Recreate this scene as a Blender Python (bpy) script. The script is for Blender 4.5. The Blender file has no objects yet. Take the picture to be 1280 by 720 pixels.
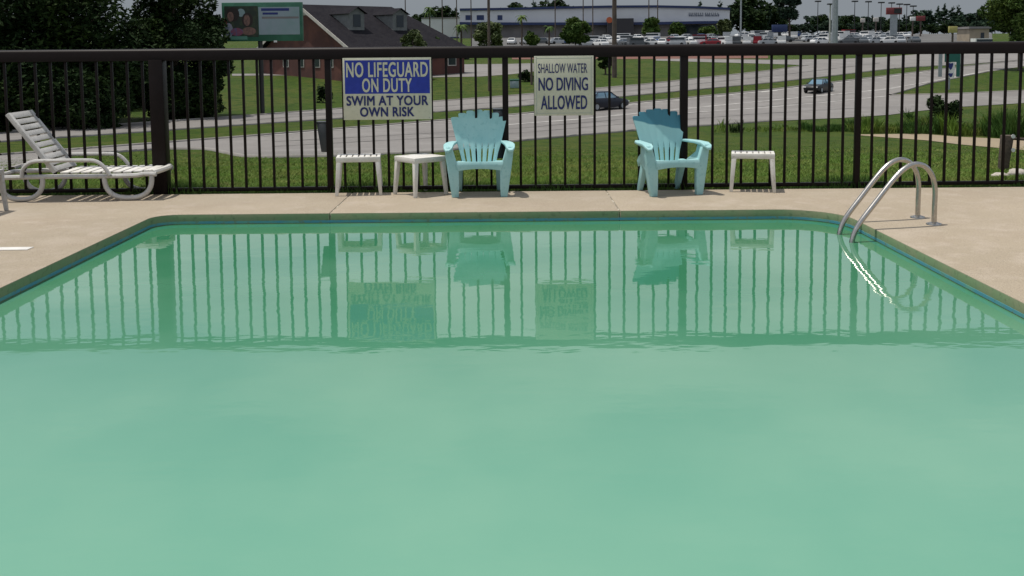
import bpy, bmesh, math, random
import numpy as np
from mathutils import Vector, Matrix
random.seed(7)
rng = np.random.default_rng(11)
R = math.radians
scene = bpy.context.scene
COL = scene.collection

# ------------------------------------------------------------------ camera
CZ, FPX, PX0, PY0 = 1.585, 1280.0, 640.0, 180.0
CAMROT = Matrix.Rotation(R(90 - 5.31), 3, 'X') @ Matrix.Rotation(R(-0.50), 3, 'Z')
cam = bpy.data.cameras.new('camera')
cam.sensor_width = 36; cam.lens = 36; cam.sensor_fit = 'HORIZONTAL'
cam.shift_y = -180 / 1280
cam.clip_start = 0.05; cam.clip_end = 5000
cam_ob = bpy.data.objects.new('camera', cam); COL.objects.link(cam_ob)
cam_ob.matrix_world = Matrix.Translation((0, 0, CZ)) @ CAMROT.to_4x4()
scene.camera = cam_ob

# ------------------------------------------------------------------ sky and sun
SUN_TO = Vector((-0.27, 0.04, 1.0)).normalized()
world = bpy.data.worlds.new('World'); scene.world = world; world.use_nodes = True
wn = world.node_tree; wn.nodes.clear()
def N(nt, kind, **kw):
    n = nt.nodes.new(kind)
    for k, v in kw.items():
        setattr(n, k, v)
    return n
out = N(wn, 'ShaderNodeOutputWorld'); bg = N(wn, 'ShaderNodeBackground')
sky = N(wn, 'ShaderNodeTexSky'); sky.sky_type = 'NISHITA'; sky.sun_disc = False
sky.sun_elevation = math.asin(SUN_TO.z); sky.sun_rotation = math.atan2(SUN_TO.x, SUN_TO.y)
sky.air_density = 1.0; sky.dust_density = .9; sky.ozone_density = 1.0
tc = N(wn, 'ShaderNodeTexCoord'); mp = N(wn, 'ShaderNodeMapping'); mp.inputs['Scale'].default_value = (1, 1, 2.6)
no = N(wn, 'ShaderNodeTexNoise'); no.inputs['Scale'].default_value = 2.3; no.inputs['Detail'].default_value = 6
no.inputs['Roughness'].default_value = .55
rp = N(wn, 'ShaderNodeValToRGB'); rp.color_ramp.elements[0].position = .43; rp.color_ramp.elements[1].position = .60
rp.color_ramp.elements[0].color = (0.3, .3, .3, 1); rp.color_ramp.elements[1].color = (.92, .92, .92, 1)
mx = N(wn, 'ShaderNodeMix', data_type='RGBA'); mx.inputs['B'].default_value = (7.6, 7.8, 8.0, 1)
L = wn.links.new
L(tc.outputs['Generated'], mp.inputs['Vector']); L(mp.outputs[0], no.inputs['Vector'])
L(no.outputs['Fac'], rp.inputs['Fac']); L(rp.outputs['Color'], mx.inputs['Factor'])
hz = N(wn, 'ShaderNodeMix', data_type='RGBA'); hz.inputs['A'].default_value = (2.45, 2.72, 3.0, 1)   # grey haze low over the horizon
sx = N(wn, 'ShaderNodeSeparateXYZ'); hr = N(wn, 'ShaderNodeMapRange', interpolation_type='SMOOTHSTEP')
hr.inputs['From Min'].default_value = .035; hr.inputs['From Max'].default_value = .20
L(tc.outputs['Generated'], sx.inputs[0]); L(sx.outputs['Z'], hr.inputs['Value']); L(hr.outputs[0], hz.inputs['Factor'])
L(sky.outputs['Color'], mx.inputs['A']); L(mx.outputs['Result'], hz.inputs['B']); L(hz.outputs['Result'], bg.inputs['Color'])
bg.inputs['Strength'].default_value = 0.095
L(bg.outputs[0], out.inputs['Surface'])

sun = bpy.data.lights.new('sun', 'SUN'); sun.energy = 3.6; sun.angle = R(.55); sun.color = (1, .95, .87)
sun_ob = bpy.data.objects.new('sun', sun); COL.objects.link(sun_ob)
sun_ob.rotation_euler = SUN_TO.to_track_quat('Z', 'Y').to_euler()
scene.view_settings.view_transform = 'Standard'; scene.view_settings.look = 'None'
scene.view_settings.gamma = 1; scene.view_settings.exposure = 0.07

# ------------------------------------------------------------------ terrain profile and pixel rays
DECK = 0.095
def _g(Y): return 1.585 - (.14 - .045 * (Y - 10.9) / 37.1) * Y
_ctl = [(10.9, _g(10.9)), (18, _g(18)), (26, _g(26)), (34, _g(34)), (42, _g(42)), (48, _g(48)), (58, -3.08), (74, -3.06),
        (90, -2.4), (110, -1.1), (150, .2), (190, 1.35), (215, 2.2), (240, 3.3), (270, 4.3), (320, 5.0), (500, 6.5), (1500, 11), (4000, 14)]
_cx = np.array([c[0] for c in _ctl], float); _cy = np.array([c[1] for c in _ctl], float)
_h = np.diff(_cx); _d = np.diff(_cy) / _h
_m = np.zeros(len(_cx)); _m[0] = _d[0]; _m[-1] = _d[-1]
for _i in range(1, len(_cx) - 1):
    _m[_i] = 0 if _d[_i-1]*_d[_i] <= 0 else 3*(_h[_i-1]+_h[_i]) / ((2*_h[_i]+_h[_i-1])/_d[_i-1] + (_h[_i]+2*_h[_i-1])/_d[_i])
def T(Y):
    Y = np.asarray(Y, float)
    i = np.clip(np.searchsorted(_cx, Y) - 1, 0, len(_h) - 1)
    t = np.clip((Y - _cx[i]) / _h[i], 0, 1)
    h = _h[i]
    return ((1+2*t)*(1-t)**2)*_cy[i] + (t*(1-t)**2)*h*_m[i] + (t*t*(3-2*t))*_cy[i+1] + (t*t*(t-1))*h*_m[i+1]
_YS = np.concatenate([np.arange(10.9, 60, .1), np.arange(60, 200, .25), np.arange(200, 900, 1.0)]); _TS = T(_YS)
def ray(px, py):
    return CAMROT @ Vector(((px - PX0) / FPX, (PY0 - py) / FPX, -1))
def at(px, py, Y):                       # point of the pixel ray at distance Y
    d = ray(px, py); k = Y / d.y
    return Vector((d.x * k, Y, CZ + d.z * k))
def on_z(px, py, z):                     # point of the pixel ray on a level plane
    d = ray(px, py); k = (z - CZ) / d.z
    return Vector((d.x * k, d.y * k, z))
def ground(px, py):                      # point of the pixel ray on the terrain
    d = ray(px, py); s = d.z / d.y
    diff = CZ + s * _YS - _TS
    w = np.nonzero(diff <= 0)[0]
    if len(w) == 0: Y = 850.0
    else:
        i = w[0]
        Y = _YS[0] if i == 0 else _YS[i-1] + (_YS[i]-_YS[i-1]) * diff[i-1] / (diff[i-1]-diff[i])
    return Vector((d.x / d.y * Y, Y, float(T(Y))))

# ------------------------------------------------------------------ helpers
def tag(o, label=None, cat=None, group=None, kind=None):
    if label: o['label'] = label
    if cat: o['category'] = cat
    if group: o['group'] = group
    if kind: o['kind'] = kind
    return o
def thing(name, label, cat, loc=(0, 0, 0), rz=0, group=None):
    o = bpy.data.objects.new(name, None); COL.objects.link(o)
    o.empty_display_size = .1; o.location = loc; o.rotation_euler = (0, 0, rz)
    return tag(o, label, cat, group)
def kids(o): return [c for c in bpy.data.objects if c.parent == o]
def dup(root, loc, rz=None, label=None, group=None, scale=None):
    def rec(o, par):
        c = o.copy(); COL.objects.link(c)
        if par is not None: c.parent = par
        for ch in CH.get(o.name, []): rec(ch, c)
        return c
    r = rec(root, None); r.location = loc
    if rz is not None: r.rotation_euler = (0, 0, rz)
    if label: r['label'] = label
    if group: r['group'] = group
    if scale is not None: r.scale = (scale,) * 3 if not hasattr(scale, '__len__') else scale
    return r
CH = {}
def link(name, me, parent=None):
    o = bpy.data.objects.new(name, me); COL.objects.link(o)
    if parent is not None:
        o.parent = parent; CH.setdefault(parent.name, []).append(o)
    return o

class MB:
    def __init__(s): s.v = []; s.f = []; s.m = []
    def add(s, vs, fs, mi=0):
        b = len(s.v); s.v += [tuple(v) for v in vs]
        for f in fs: s.f.append([b + i for i in f]); s.m.append(mi)
        return s
    def hexa(s, b4, t4, mi=0):
        return s.add(list(b4) + list(t4), [(3,2,1,0), (4,5,6,7), (0,1,5,4), (1,2,6,5), (2,3,7,6), (3,0,4,7)], mi)
    def box(s, x0, x1, y0, y1, z0, z1, mi=0):
        return s.hexa([(x0,y0,z0),(x1,y0,z0),(x1,y1,z0),(x0,y1,z0)], [(x0,y0,z1),(x1,y0,z1),(x1,y1,z1),(x0,y1,z1)], mi)
    def prism(s, poly, a0, a1, fn, mi=0):          # poly of 2D points, fn(u,v,a)->3D
        n = len(poly)
        vs = [fn(u, v, a0) for u, v in poly] + [fn(u, v, a1) for u, v in poly]
        fs = [tuple(range(n-1, -1, -1)), tuple(range(n, 2*n))] + [(i, (i+1) % n, n+(i+1) % n, n+i) for i in range(n)]
        return s.add(vs, fs, mi)
    def tube(s, pts, r, n=8, caps=True, mi=0, squash=1.0):
        pts = [Vector(p) for p in pts]; k = len(pts)
        rs = r if hasattr(r, '__len__') else [r] * k
        vs = []; u = None
        for i, p in enumerate(pts):
            t = (pts[min(i+1, k-1)] - pts[max(i-1, 0)]).normalized()
            if u is None:
                u = t.orthogonal().normalized()
                if abs(t.y) < .9: u = (Vector((0, 1, 0)) - t * t.y).normalized()
            else: u = (u - t * u.dot(t)).normalized()
            w = t.cross(u)
            for j in range(n):
                a = 2*math.pi*j/n
                vs.append(p + u*(math.cos(a)*rs[i]) + w*(math.sin(a)*rs[i]*squash))
        fs = [(i*n+j, i*n+(j+1) % n, (i+1)*n+(j+1) % n, (i+1)*n+j) for i in range(k-1) for j in range(n)]
        if caps: fs += [tuple(range(n-1, -1, -1)), tuple(range((k-1)*n, k*n))]
        return s.add(vs, fs, mi)
    def cyl(s, c, axis, r, h, n=16, mi=0, r2=None):
        c = Vector(c); a = Vector(axis).normalized() * (h/2)
        return s.tube([c - a, c + a], [r, r if r2 is None else r2], n, True, mi)
    def blob(s, c, rx, ry, rz, nu=10, nv=6, jit=0, mi=0):
        vs = [(c[0], c[1], c[2]-rz)]; fs = []
        for i in range(1, nv):
            th = math.pi*i/nv
            for j in range(nu):
                a = 2*math.pi*j/nu; k = 1 + random.uniform(-jit, jit)
                vs.append((c[0]+rx*k*math.sin(th)*math.cos(a), c[1]+ry*k*math.sin(th)*math.sin(a), c[2]-rz*k*math.cos(th)))
        vs.append((c[0], c[1], c[2]+rz)); top = len(vs)-1
        for j in range(nu):
            fs.append((0, 1+(j+1) % nu, 1+j)); fs.append((top, top-nu+j, top-nu+(j+1) % nu))
            for i in range(nv-2):
                fs.append((1+i*nu+j, 1+i*nu+(j+1) % nu, 1+(i+1)*nu+(j+1) % nu, 1+(i+1)*nu+j))
        return s.add(vs, fs, mi)
    def mesh(s, name, mats, smooth=40, bevel=0, seg=2):
        me = bpy.data.meshes.new(name); me.from_pydata(s.v, [], s.f)
        mats = mats if isinstance(mats, (list, tuple)) else [mats]
        for m in mats: me.materials.append(m)
        me.polygons.foreach_set('material_index', s.m)
        bm = bmesh.new(); bm.from_mesh(me)
        bmesh.ops.recalc_face_normals(bm, faces=bm.faces)
        if bevel:
            es = [e for e in bm.edges if len(e.link_faces) == 2 and e.calc_face_angle(0) > R(28)]
            bmesh.ops.bevel(bm, geom=es, offset=bevel, segments=seg, affect='EDGES', profile=.5, clamp_overlap=True)
        bm.to_mesh(me); bm.free()
        if smooth:
            me.shade_smooth(); me.set_sharp_from_angle(angle=R(smooth))
        return me
    def build(s, name, mats, parent=None, **kw):
        return link(name, s.mesh(name, mats, **kw), parent)

def smooth_path(pts, k=6):
    pts = [Vector(p) for p in pts]; o = []
    for i in range(len(pts)-1):
        p0, p1, p2, p3 = pts[max(i-1, 0)], pts[i], pts[i+1], pts[min(i+2, len(pts)-1)]
        for j in range(k):
            t = j/k
            o.append(.5*((2*p1) + (p2-p0)*t + (2*p0-5*p1+4*p2-p3)*t*t + (3*p1-p0-3*p2+p3)*t**3))
    return o + [pts[-1]]

def np_mesh(name, V, F, mat):            # V (n,3), F (m,k) numpy
    me = bpy.data.meshes.new(name)
    m, k = F.shape
    me.vertices.add(len(V)); me.vertices.foreach_set('co', np.asarray(V, np.float32).ravel())
    me.loops.add(m*k); me.loops.foreach_set('vertex_index', F.astype(np.int32).ravel())
    me.polygons.add(m); me.polygons.foreach_set('loop_start', np.arange(0, m*k, k, dtype=np.int32))
    me.update(calc_edges=True); me.validate()
    me.materials.append(mat)
    return me

# ------------------------------------------------------------------ materials
def mat(name, color, rough=.6, metal=0, spec=.5, noise=None, bump=None, coord='Object'):
    """noise=(scale, second colour, lo, hi[, detail]); bump=(scale, strength, distance)"""
    m = bpy.data.materials.new(name); m.use_nodes = True; nt = m.node_tree
    b = nt.nodes['Principled BSDF']; b.inputs['Base Color'].default_value = (*color, 1)
    b.inputs['Roughness'].default_value = rough; b.inputs['Metallic'].default_value = metal
    b.inputs['Specular IOR Level'].default_value = spec
    t = N(nt, 'ShaderNodeTexCoord')
    if noise:
        ns = noise if isinstance(noise, list) else [noise]
        prev = None
        for nz in ns:
            n = N(nt, 'ShaderNodeTexNoise'); n.inputs['Scale'].default_value = nz[0]
            n.inputs['Detail'].default_value = nz[4] if len(nz) > 4 else 5
            r = N(nt, 'ShaderNodeMapRange'); r.inputs['From Min'].default_value = nz[2]; r.inputs['From Max'].default_value = nz[3]
            x = N(nt, 'ShaderNodeMix', data_type='RGBA')
            nt.links.new(t.outputs[coord], n.inputs['Vector']); nt.links.new(n.outputs['Fac'], r.inputs['Value'])
            nt.links.new(r.outputs[0], x.inputs['Factor'])
            if prev is None: x.inputs['A'].default_value = (*color, 1)
            else: nt.links.new(prev, x.inputs['A'])
            x.inputs['B'].default_value = (*nz[1], 1); prev = x.outputs['Result']
        nt.links.new(prev, b.inputs['Base Color'])
    if bump:
        n = N(nt, 'ShaderNodeTexNoise'); n.inputs['Scale'].default_value = bump[0]; n.inputs['Detail'].default_value = 4
        q = N(nt, 'ShaderNodeBump'); q.inputs['Strength'].default_value = bump[1]; q.inputs['Distance'].default_value = bump[2]
        nt.links.new(t.outputs[coord], n.inputs['Vector']); nt.links.new(n.outputs['Fac'], q.inputs['Height'])
        nt.links.new(q.outputs[0], b.inputs['Normal'])
    return m

M = {}
M['deck'] = mat('exposed_concrete', (.342, .285, .207), .85, noise=[(.45, (.308, .257, .184), .45, .62), (1.6, (.312, .256, .184), .48, .68), (.9, (0.3772, 0.3198, 0.246), .58, .70), (5, (0.3772, 0.3157, 0.246), .5, .75), (140, (0.1968, 0.1558, 0.123), .54, .68, 2), (95, (0.4592, 0.3936, 0.3198), .60, .72, 2)], bump=(160, .35, .004))
M['joint'] = mat('joint_filler', (.20, .17, .13), .9, noise=(8, (.5, .46, .38), .5, .6))
M['wallc'] = mat('shade_green_concrete', (.165, .245, .125), .8, noise=[(3, (.21, .24, .135), .42, .62), (22, (.10, .15, .075), .55, .75)], bump=(30, .3, .004))  # shade and green bounce off the water put into the concrete colour
M['tile'] = mat('blue_waterline_paint', (.07, .27, .36), .5, noise=[(5, (.12, .33, .28), .48, .66), (30, (.14, .22, .16), .55, .7)])
M['dark'] = mat('black_plastic', (.012, .013, .015), .5)
M['fence'] = mat('black_brown_fence_paint', (.0095, .0062, .0058), .4, spec=.12, noise=(9, (.011, .0075, .0075), .45, .7), bump=(60, .12, .002))
M['aqua'] = mat('faded_aqua_resin', (.305, .545, .555), .5, spec=.35, noise=[(7, (.35, .585, .59), .4, .65), (30, (.25, .475, .485), .56, .74)], bump=(90, .06, .002))
M['white'] = mat('weathered_white_resin', (.66, .64, .60), .5, noise=[(6, (.58, .555, .50), .45, .65), (35, (.48, .45, .39), .58, .76)], bump=(80, .08, .002))
M['shade_resin'] = mat('shaded_white_resin', (.41, .40, .385), .5, noise=[(5, (.48, .47, .45), .45, .65), (28, (.29, .28, .255), .58, .75)], bump=(80, .08, .002))  # white resin with the shade of its front-facing sides put into the colour
M['steel'] = mat('brushed_stainless', (.43, .41, .38), .27, metal=1, noise=(40, (.52, .50, .46), .5, .7), bump=(70, .05, .001))
M['cream'] = mat('cream_sign_face', (.55, .53, .42), .5, noise=[(7, (.60, .575, .47), .4, .65), (40, (.47, .45, .355), .58, .72)])
M['blue'] = mat('royal_blue_print', (.010, .026, .30), .45, noise=(12, (.014, .034, .36), .45, .7))
M['navy'] = mat('navy_print', (.012, .016, .12), .45)
M['signgrey'] = mat('aluminium_rim', (.42, .43, .38), .45)
M['road'] = mat('pale_concrete_road', (0.1764, 0.1642, 0.1534), .85, noise=[(.12, (0.1476, 0.1368, 0.1282), .42, .6), (.5, (0.198, 0.1858, 0.175), .5, .66), (2.5, (0.144, 0.1346, 0.1267), .55, .72)], bump=(8, .15, .02))
M['line'] = mat('white_road_paint', (.62, .605, .57), .7, noise=(3, (.48, .465, .44), .42, .6))
M['lane'] = mat('worn_lane_paint', (0.357, 0.3443, 0.323), .8, noise=(1, (0.238, 0.2253, 0.2125), .42, .58))
M['seam'] = mat('tar_seam', (0.08, 0.076, 0.072), .9, noise=(.4, (0.144, 0.136, 0.128), .45, .55))
M['asphalt'] = mat('grey_lot_asphalt', (.10, .098, .095), .9, noise=(.2, (.07, .068, .066), .4, .6))
M['grass'] = mat('lawn_ground', (0.0462, 0.08, 0.00992), .9, spec=.1, noise=[(.16, (0.0726, 0.08832, 0.01736), .42, .60), (1.1, (0.02772, 0.0576, 0.00744), .46, .62), (5, (0.0759, 0.08, 0.0248), .54, .68), (22, (0.01848, 0.03968, 0.00496), .50, .62)], bump=(14, 1, .08))
M['blade'] = mat('grass_blade', (0.0966, 0.171, 0.0187), .65, spec=.2, noise=[(.3, (0.1518, 0.1845, 0.0357), .42, .60), (1.7, (0.0644, 0.126, 0.0153), .46, .66), (.9, (0.184, 0.171, 0.0595), .60, .72)])
M['blade_dark'] = mat('dark_weed_blade', (.040, .095, .016), .65, spec=.15, noise=[(.8, (.06, .11, .02), .42, .62)])
M['soil'] = mat('dark_soil', (.030, .026, .018), .95, noise=(9, (.05, .045, .025), .5, .65), bump=(30, .5, .02))  # dark ground of the strip along the fence foot
M['dirt'] = mat('bare_soil', (.25, .195, .135), .95, noise=[(1.5, (.28, .22, .14), .45, .65), (12, (.22, .2, .1), .55, .7)], bump=(20, .5, .03))
M['mulch'] = mat('red_mulch', (.17, .06, .04), .95, noise=(4, (.10, .05, .035), .4, .6), bump=(9, .6, .05))
M['leaf_dark'] = mat('dark_broadleaf', (0.0143, 0.0299, 0.0091), .7, spec=.08, noise=[(.45, (0.026, 0.0468, 0.0104), .45, .62), (2.6, (0.00845, 0.0182, 0.00715), .48, .66)])
M['leaf_mid'] = mat('mid_green_leaf', (.050, .092, .020), .65, spec=.12, noise=[(.4, (.085, .125, .026), .42, .6), (2.2, (.035, .066, .018), .5, .68)])
M['leaf_pine'] = mat('blue_green_needles', (0.0221, 0.0425, 0.0289), .7, spec=.1, noise=[(.3, (0.0357, 0.0629, 0.034), .42, .6)])
M['leaf_olive'] = mat('olive_leaf', (.085, .11, .034), .6, spec=.3, noise=[(.6, (.06, .085, .03), .42, .6)])
M['bark'] = mat('grey_brown_bark', (.085, .062, .045), .9, noise=(5, (.05, .038, .03), .4, .6), bump=(12, .6, .03))
M['brick'] = mat('dark_red_brick', (.075, .028, .023), .85, noise=[(4, (.075, .028, .024), .4, .6), (.5, (.12, .045, .033), .45, .6)], bump=(10, .3, .02))
M['shingle'] = mat('charcoal_shingle', (0.0165, 0.01575, 0.0195), .95, spec=.08, noise=[(1.3, (0.012, 0.01125, 0.015), .4, .6), (7, (0.0255, 0.02325, 0.02475), .5, .7)], bump=(6, .5, .03))
M['trim'] = mat('pale_painted_trim', (.50, .47, .43), .7, noise=(2, (.42, .40, .37), .4, .6))
M['dormer'] = mat('grey_siding', (.17, .18, .18), .8, noise=(2, (.14, .15, .15), .4, .6))
M['glass'] = mat('dark_window_glass', (.02, .03, .04), .08, spec=.6)
M['bwhite'] = mat('white_wall_panel', (.62, .63, .64), .7, noise=(.15, (.57, .575, .59), .4, .6))
M['bblue'] = mat('navy_fascia', (.012, .028, .10), .5)
M['bgrey'] = mat('grey_block_wall', (.24, .225, .22), .8, noise=(.3, (.19, .18, .18), .4, .6))
M['pole'] = mat('weathered_wood_pole', (.10, .075, .06), .9, noise=(2, (.07, .055, .045), .4, .6))
M['galv'] = mat('galvanised_steel', (.34, .37, .39), .45, metal=.5, noise=(3, (.28, .31, .33), .4, .6))
M['bbgreen'] = mat('green_print', (.018, .105, .062), .55, noise=(1.2, (.03, .14, .085), .45, .6))
M['bblight'] = mat('pale_blue_print', (.27, .33, .37), .55, noise=(1.0, (.22, .31, .32), .4, .65))
M['bbdark'] = mat('dark_foliage_print', (.018, .030, .020), .6, noise=(3, (.035, .05, .025), .45, .6))
M['skin'] = mat('skin_tone_print', (.20, .11, .085), .6, noise=(6, (.12, .07, .06), .45, .6))
M['hair'] = mat('dark_hair_print', (.022, .014, .012), .6)
M['pink'] = mat('pink_shirt_print', (.22, .06, .10), .6, noise=(5, (.12, .10, .2), .45, .6))
M['pale'] = mat('pale_shirt_print', (.30, .30, .36), .6, noise=(5, (.16, .2, .28), .45, .6))
M['red'] = mat('red_sign_face', (.17, .025, .028), .6)
M['orange'] = mat('orange_lamp_face', (.45, .10, .03), .5)
M['hwgreen'] = mat('highway_sign_green', (.008, .11, .085), .4)
M['hwwhite'] = mat('highway_sign_white', (.70, .70, .68), .4)
M['hwblue'] = mat('highway_sign_navy', (.015, .025, .16), .4)
M['rock'] = mat('pale_rock', (.42, .38, .33), .9, noise=(6, (.28, .25, .22), .4, .65), bump=(12, .6, .03))
M['tyre'] = mat('tyre_rubber', (.012, .012, .012), .8)
M['lamp'] = mat('clear_lamp_lens', (.75, .75, .72), .15)
M['tail'] = mat('red_lamp_lens', (.30, .02, .02), .2)
M['carglass'] = mat('tinted_car_glass', (.10, .19, .26), .06, spec=.9)
def paint(n, c): return mat(n, c, .28, spec=.3, noise=(1.5, tuple(x*.85 for x in c), .4, .7))
PAINT = {'navy': paint('navy_car_paint', (.012, .016, .030)), 'black': paint('black_car_paint', (.010, .011, .013)), 'white': paint('white_car_paint', (.78, .78, .77)),
         'silver': paint('silver_car_paint', (.42, .44, .46)), 'grey': paint('dark_grey_car_paint', (.10, .11, .12)), 'red': paint('red_car_paint', (.25, .02, .03)), 'blue': paint('blue_car_paint', (.03, .07, .2))}

def two_tone():
    m = mat('aqua_resin_with_unfaded_top', (.305, .545, .555), .5, spec=.35, bump=(90, .06, .002)); nt = m.node_tree; b = nt.nodes['Principled BSDF']
    t = N(nt, 'ShaderNodeTexCoord'); s = N(nt, 'ShaderNodeSeparateXYZ'); n = N(nt, 'ShaderNodeTexNoise'); n.inputs['Scale'].default_value = 6
    nt.links.new(t.outputs['Object'], s.inputs[0]); nt.links.new(t.outputs['Object'], n.inputs['Vector'])
    a = N(nt, 'ShaderNodeMath', operation='MULTIPLY_ADD'); a.inputs[1].default_value = .20
    nt.links.new(s.outputs['X'], a.inputs[0]); nt.links.new(s.outputs['Z'], a.inputs[2])
    c = N(nt, 'ShaderNodeMath', operation='MULTIPLY_ADD'); c.inputs[1].default_value = .05
    nt.links.new(n.outputs['Fac'], c.inputs[0]); nt.links.new(a.outputs[0], c.inputs[2])
    r = N(nt, 'ShaderNodeMapRange'); r.inputs['From Min'].default_value = .700; r.inputs['From Max'].default_value = .712
    nt.links.new(c.outputs[0], r.inputs['Value'])
    x = N(nt, 'ShaderNodeMix', data_type='RGBA'); x.inputs['A'].default_value = (.305, .545, .555, 1); x.inputs['B'].default_value = (.055, .20, .27, 1)
    nt.links.new(r.outputs[0], x.inputs['Factor']); nt.links.new(x.outputs['Result'], b.inputs['Base Color'])
    return m
M['aqua_two'] = two_tone()

def water_mat():
    m = bpy.data.materials.new('cloudy_green_pool_water'); m.use_nodes = True; nt = m.node_tree; b = nt.nodes['Principled BSDF']
    b.inputs['Roughness'].default_value = .025; b.inputs['IOR'].default_value = 1.33
    t = N(nt, 'ShaderNodeTexCoord'); s = N(nt, 'ShaderNodeSeparateXYZ'); nt.links.new(t.outputs['Object'], s.inputs[0])
    # the cloudy water gets paler towards the near end
    r = N(nt, 'ShaderNodeMapRange', interpolation_type='SMOOTHSTEP'); r.inputs['From Min'].default_value = 2.6; r.inputs['From Max'].default_value = 7.2
    nt.links.new(s.outputs['Y'], r.inputs['Value'])
    n = N(nt, 'ShaderNodeTexNoise'); n.inputs['Scale'].default_value = .55; n.inputs['Detail'].default_value = 4
    nt.links.new(t.outputs['Object'], n.inputs['Vector'])
    mr = N(nt, 'ShaderNodeMapRange'); mr.inputs['From Min'].default_value = .42; mr.inputs['From Max'].default_value = .7; mr.inputs['To Max'].default_value = .25
    nt.links.new(n.outputs['Fac'], mr.inputs['Value'])
    x = N(nt, 'ShaderNodeMix', data_type='RGBA'); x.inputs['A'].default_value = WNEAR; x.inputs['B'].default_value = WFAR
    nt.links.new(r.outputs[0], x.inputs['Factor'])
    y = N(nt, 'ShaderNodeMix', data_type='RGBA'); y.inputs['B'].default_value = WMILK
    nt.links.new(mr.outputs[0], y.inputs['Factor']); nt.links.new(x.outputs['Result'], y.inputs['A'])
    nt.links.new(y.outputs['Result'], b.inputs['Base Color'])
    mp1 = N(nt, 'ShaderNodeMapping'); mp1.inputs['Scale'].default_value = (1.0, 1.9, 1)
    w1 = N(nt, 'ShaderNodeTexNoise'); w1.inputs['Scale'].default_value = 2.2; w1.inputs['Detail'].default_value = 3
    nt.links.new(t.outputs['Object'], mp1.inputs['Vector']); nt.links.new(mp1.outputs[0], w1.inputs['Vector'])
    bp = N(nt, 'ShaderNodeBump'); bp.inputs['Strength'].default_value = .035; bp.inputs['Distance'].default_value = .04
    nt.links.new(w1.outputs['Fac'], bp.inputs['Height'])
    nt.links.new(bp.outputs[0], b.inputs['Normal'])
    return m
WNEAR = (.122, .302, .214, 1); WFAR = (.037, .180, .090, 1); WMILK = (.20, .36, .255, 1)
M['water'] = water_mat()

# ------------------------------------------------------------------ ground
def build_ground():
    ys = [-400, -60, 10.55, 10.60] + list(np.arange(10.9, 60, 1.0)) + list(np.arange(60, 200, 2.5)) + list(np.arange(200, 600, 20)) + [700, 900, 1200, 1700, 2500, 3900]
    xs = [-2500, -1200, -500, -200] + list(range(-100, 101, 10)) + [200, 500, 1200, 2500]
    V = []; F = []
    for i, y in enumerate(ys):
        z = -1.7 if y < 10.58 else (float(T(10.9)) if y < 10.9 else float(T(y)))
        for x in xs: V.append((x, y, z))
    n = len(xs)
    for i in range(len(ys)-1):
        for j in range(n-1): F.append((i*n+j, i*n+j+1, (i+1)*n+j+1, (i+1)*n+j))
    o = link('ground', np_mesh('ground', np.array(V), np.array(F), M['grass'])); tag(o, kind='structure')
build_ground()

def sheet(name, upper, lower, off, m, nx=90, ny=6, kind='structure'):
    """a strip lying on the terrain between two outlines of the road"""
    ux, uy = zip(*upper); lx, ly = zip(*lower)
    x0, x1 = max(ux[0], lx[0]), min(ux[-1], lx[-1])
    V = []; F = []
    for i in range(nx+1):
        px = x0 + (x1-x0)*i/nx
        a, b = np.interp(px, ux, uy), np.interp(px, lx, ly)
        for j in range(ny+1):
            p = ground(px, b + (a-b)*j/ny); V.append((p.x, p.y, p.z+off))
    for i in range(nx):
        for j in range(ny): F.append((i*(ny+1)+j, (i+1)*(ny+1)+j, (i+1)*(ny+1)+j+1, i*(ny+1)+j+1))
    o = link(name, np_mesh(name, np.array(V), np.array(F), m)); tag(o, kind=kind)
    o.data.shade_smooth()
    return o
MED_LO = [(-160, 206), (0, 195), (300, 172), (640, 144), (960, 113), (1040, 103.5), (1110, 95), (1160, 89), (1200, 84), (1300, 74)]
MED_HI = [(-160, 189), (0, 178), (300, 157), (640, 134), (960, 104), (1040, 95), (1110, 86.5), (1160, 83), (1200, 81.5), (1300, 73.5)]
NEAR_LO = [(-160, 226), (0, 214), (15, 213), (50, 201), (100, 194), (200, 187), (260, 187), (300, 196), (330, 197.5), (420, 196), (545, 191), (600, 183), (640, 177.5), (720, 170), (800, 163), (960, 152), (1050, 148), (1112, 144)]
sheet('near_carriageway', MED_LO[:7] + [(1112, 94.8)], NEAR_LO, .03, M['road'], 120, 8)
sheet('near_carriageway', [(1112, 94.8)] + MED_LO[7:], [(1112, 119.5), (1160, 105), (1235, 90), (1300, 80)], .03, M['road'], 40, 8)
sheet('side_road', [(1112, 119.5), (1200, 117.5), (1300, 113)], [(1112, 144), (1150, 139), (1200, 134), (1300, 128)], .03, M['road'], 40, 8)
sheet('far_carriageway', [(-160, 178), (0, 166), (200, 153), (300, 146), (640, 120), (800, 106.5), (960, 89), (1010, 82), (1104, 71.5), (1160, 67), (1220, 64.5), (1300, 61)], MED_HI, .03, M['road'], 110, 6)
sheet('lot_road', [(820, 73), (960, 75), (1050, 74), (1104, 71.7)], [(820, 76), (960, 80), (1010, 81.8), (1104, 71.9)], .03, M['road'], 40, 3)
sheet('house_drive', [(535, 81), (640, 80), (680, 79)], [(535, 97), (600, 96), (640, 93), (680, 88)], .03, M['road'], 24, 4)
sheet('kerb_path', [(290, 92.5), (440, 91.5), (535, 90)], [(290, 95), (440, 94), (535, 94)], .03, M['road'], 24, 2)
sheet('mulch_bed', [(640, 72), (820, 70), (960, 70)], [(640, 74.5), (820, 74), (960, 73)], .03, M['mulch'], 30, 2)
sheet('dirt_path', [(1070, 168.5), (1150, 167.5), (1200, 171.5), (1300, 176)], [(1070, 169.2), (1160, 176), (1200, 181), (1300, 190)], .02, M['dirt'], 40, 4)
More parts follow.
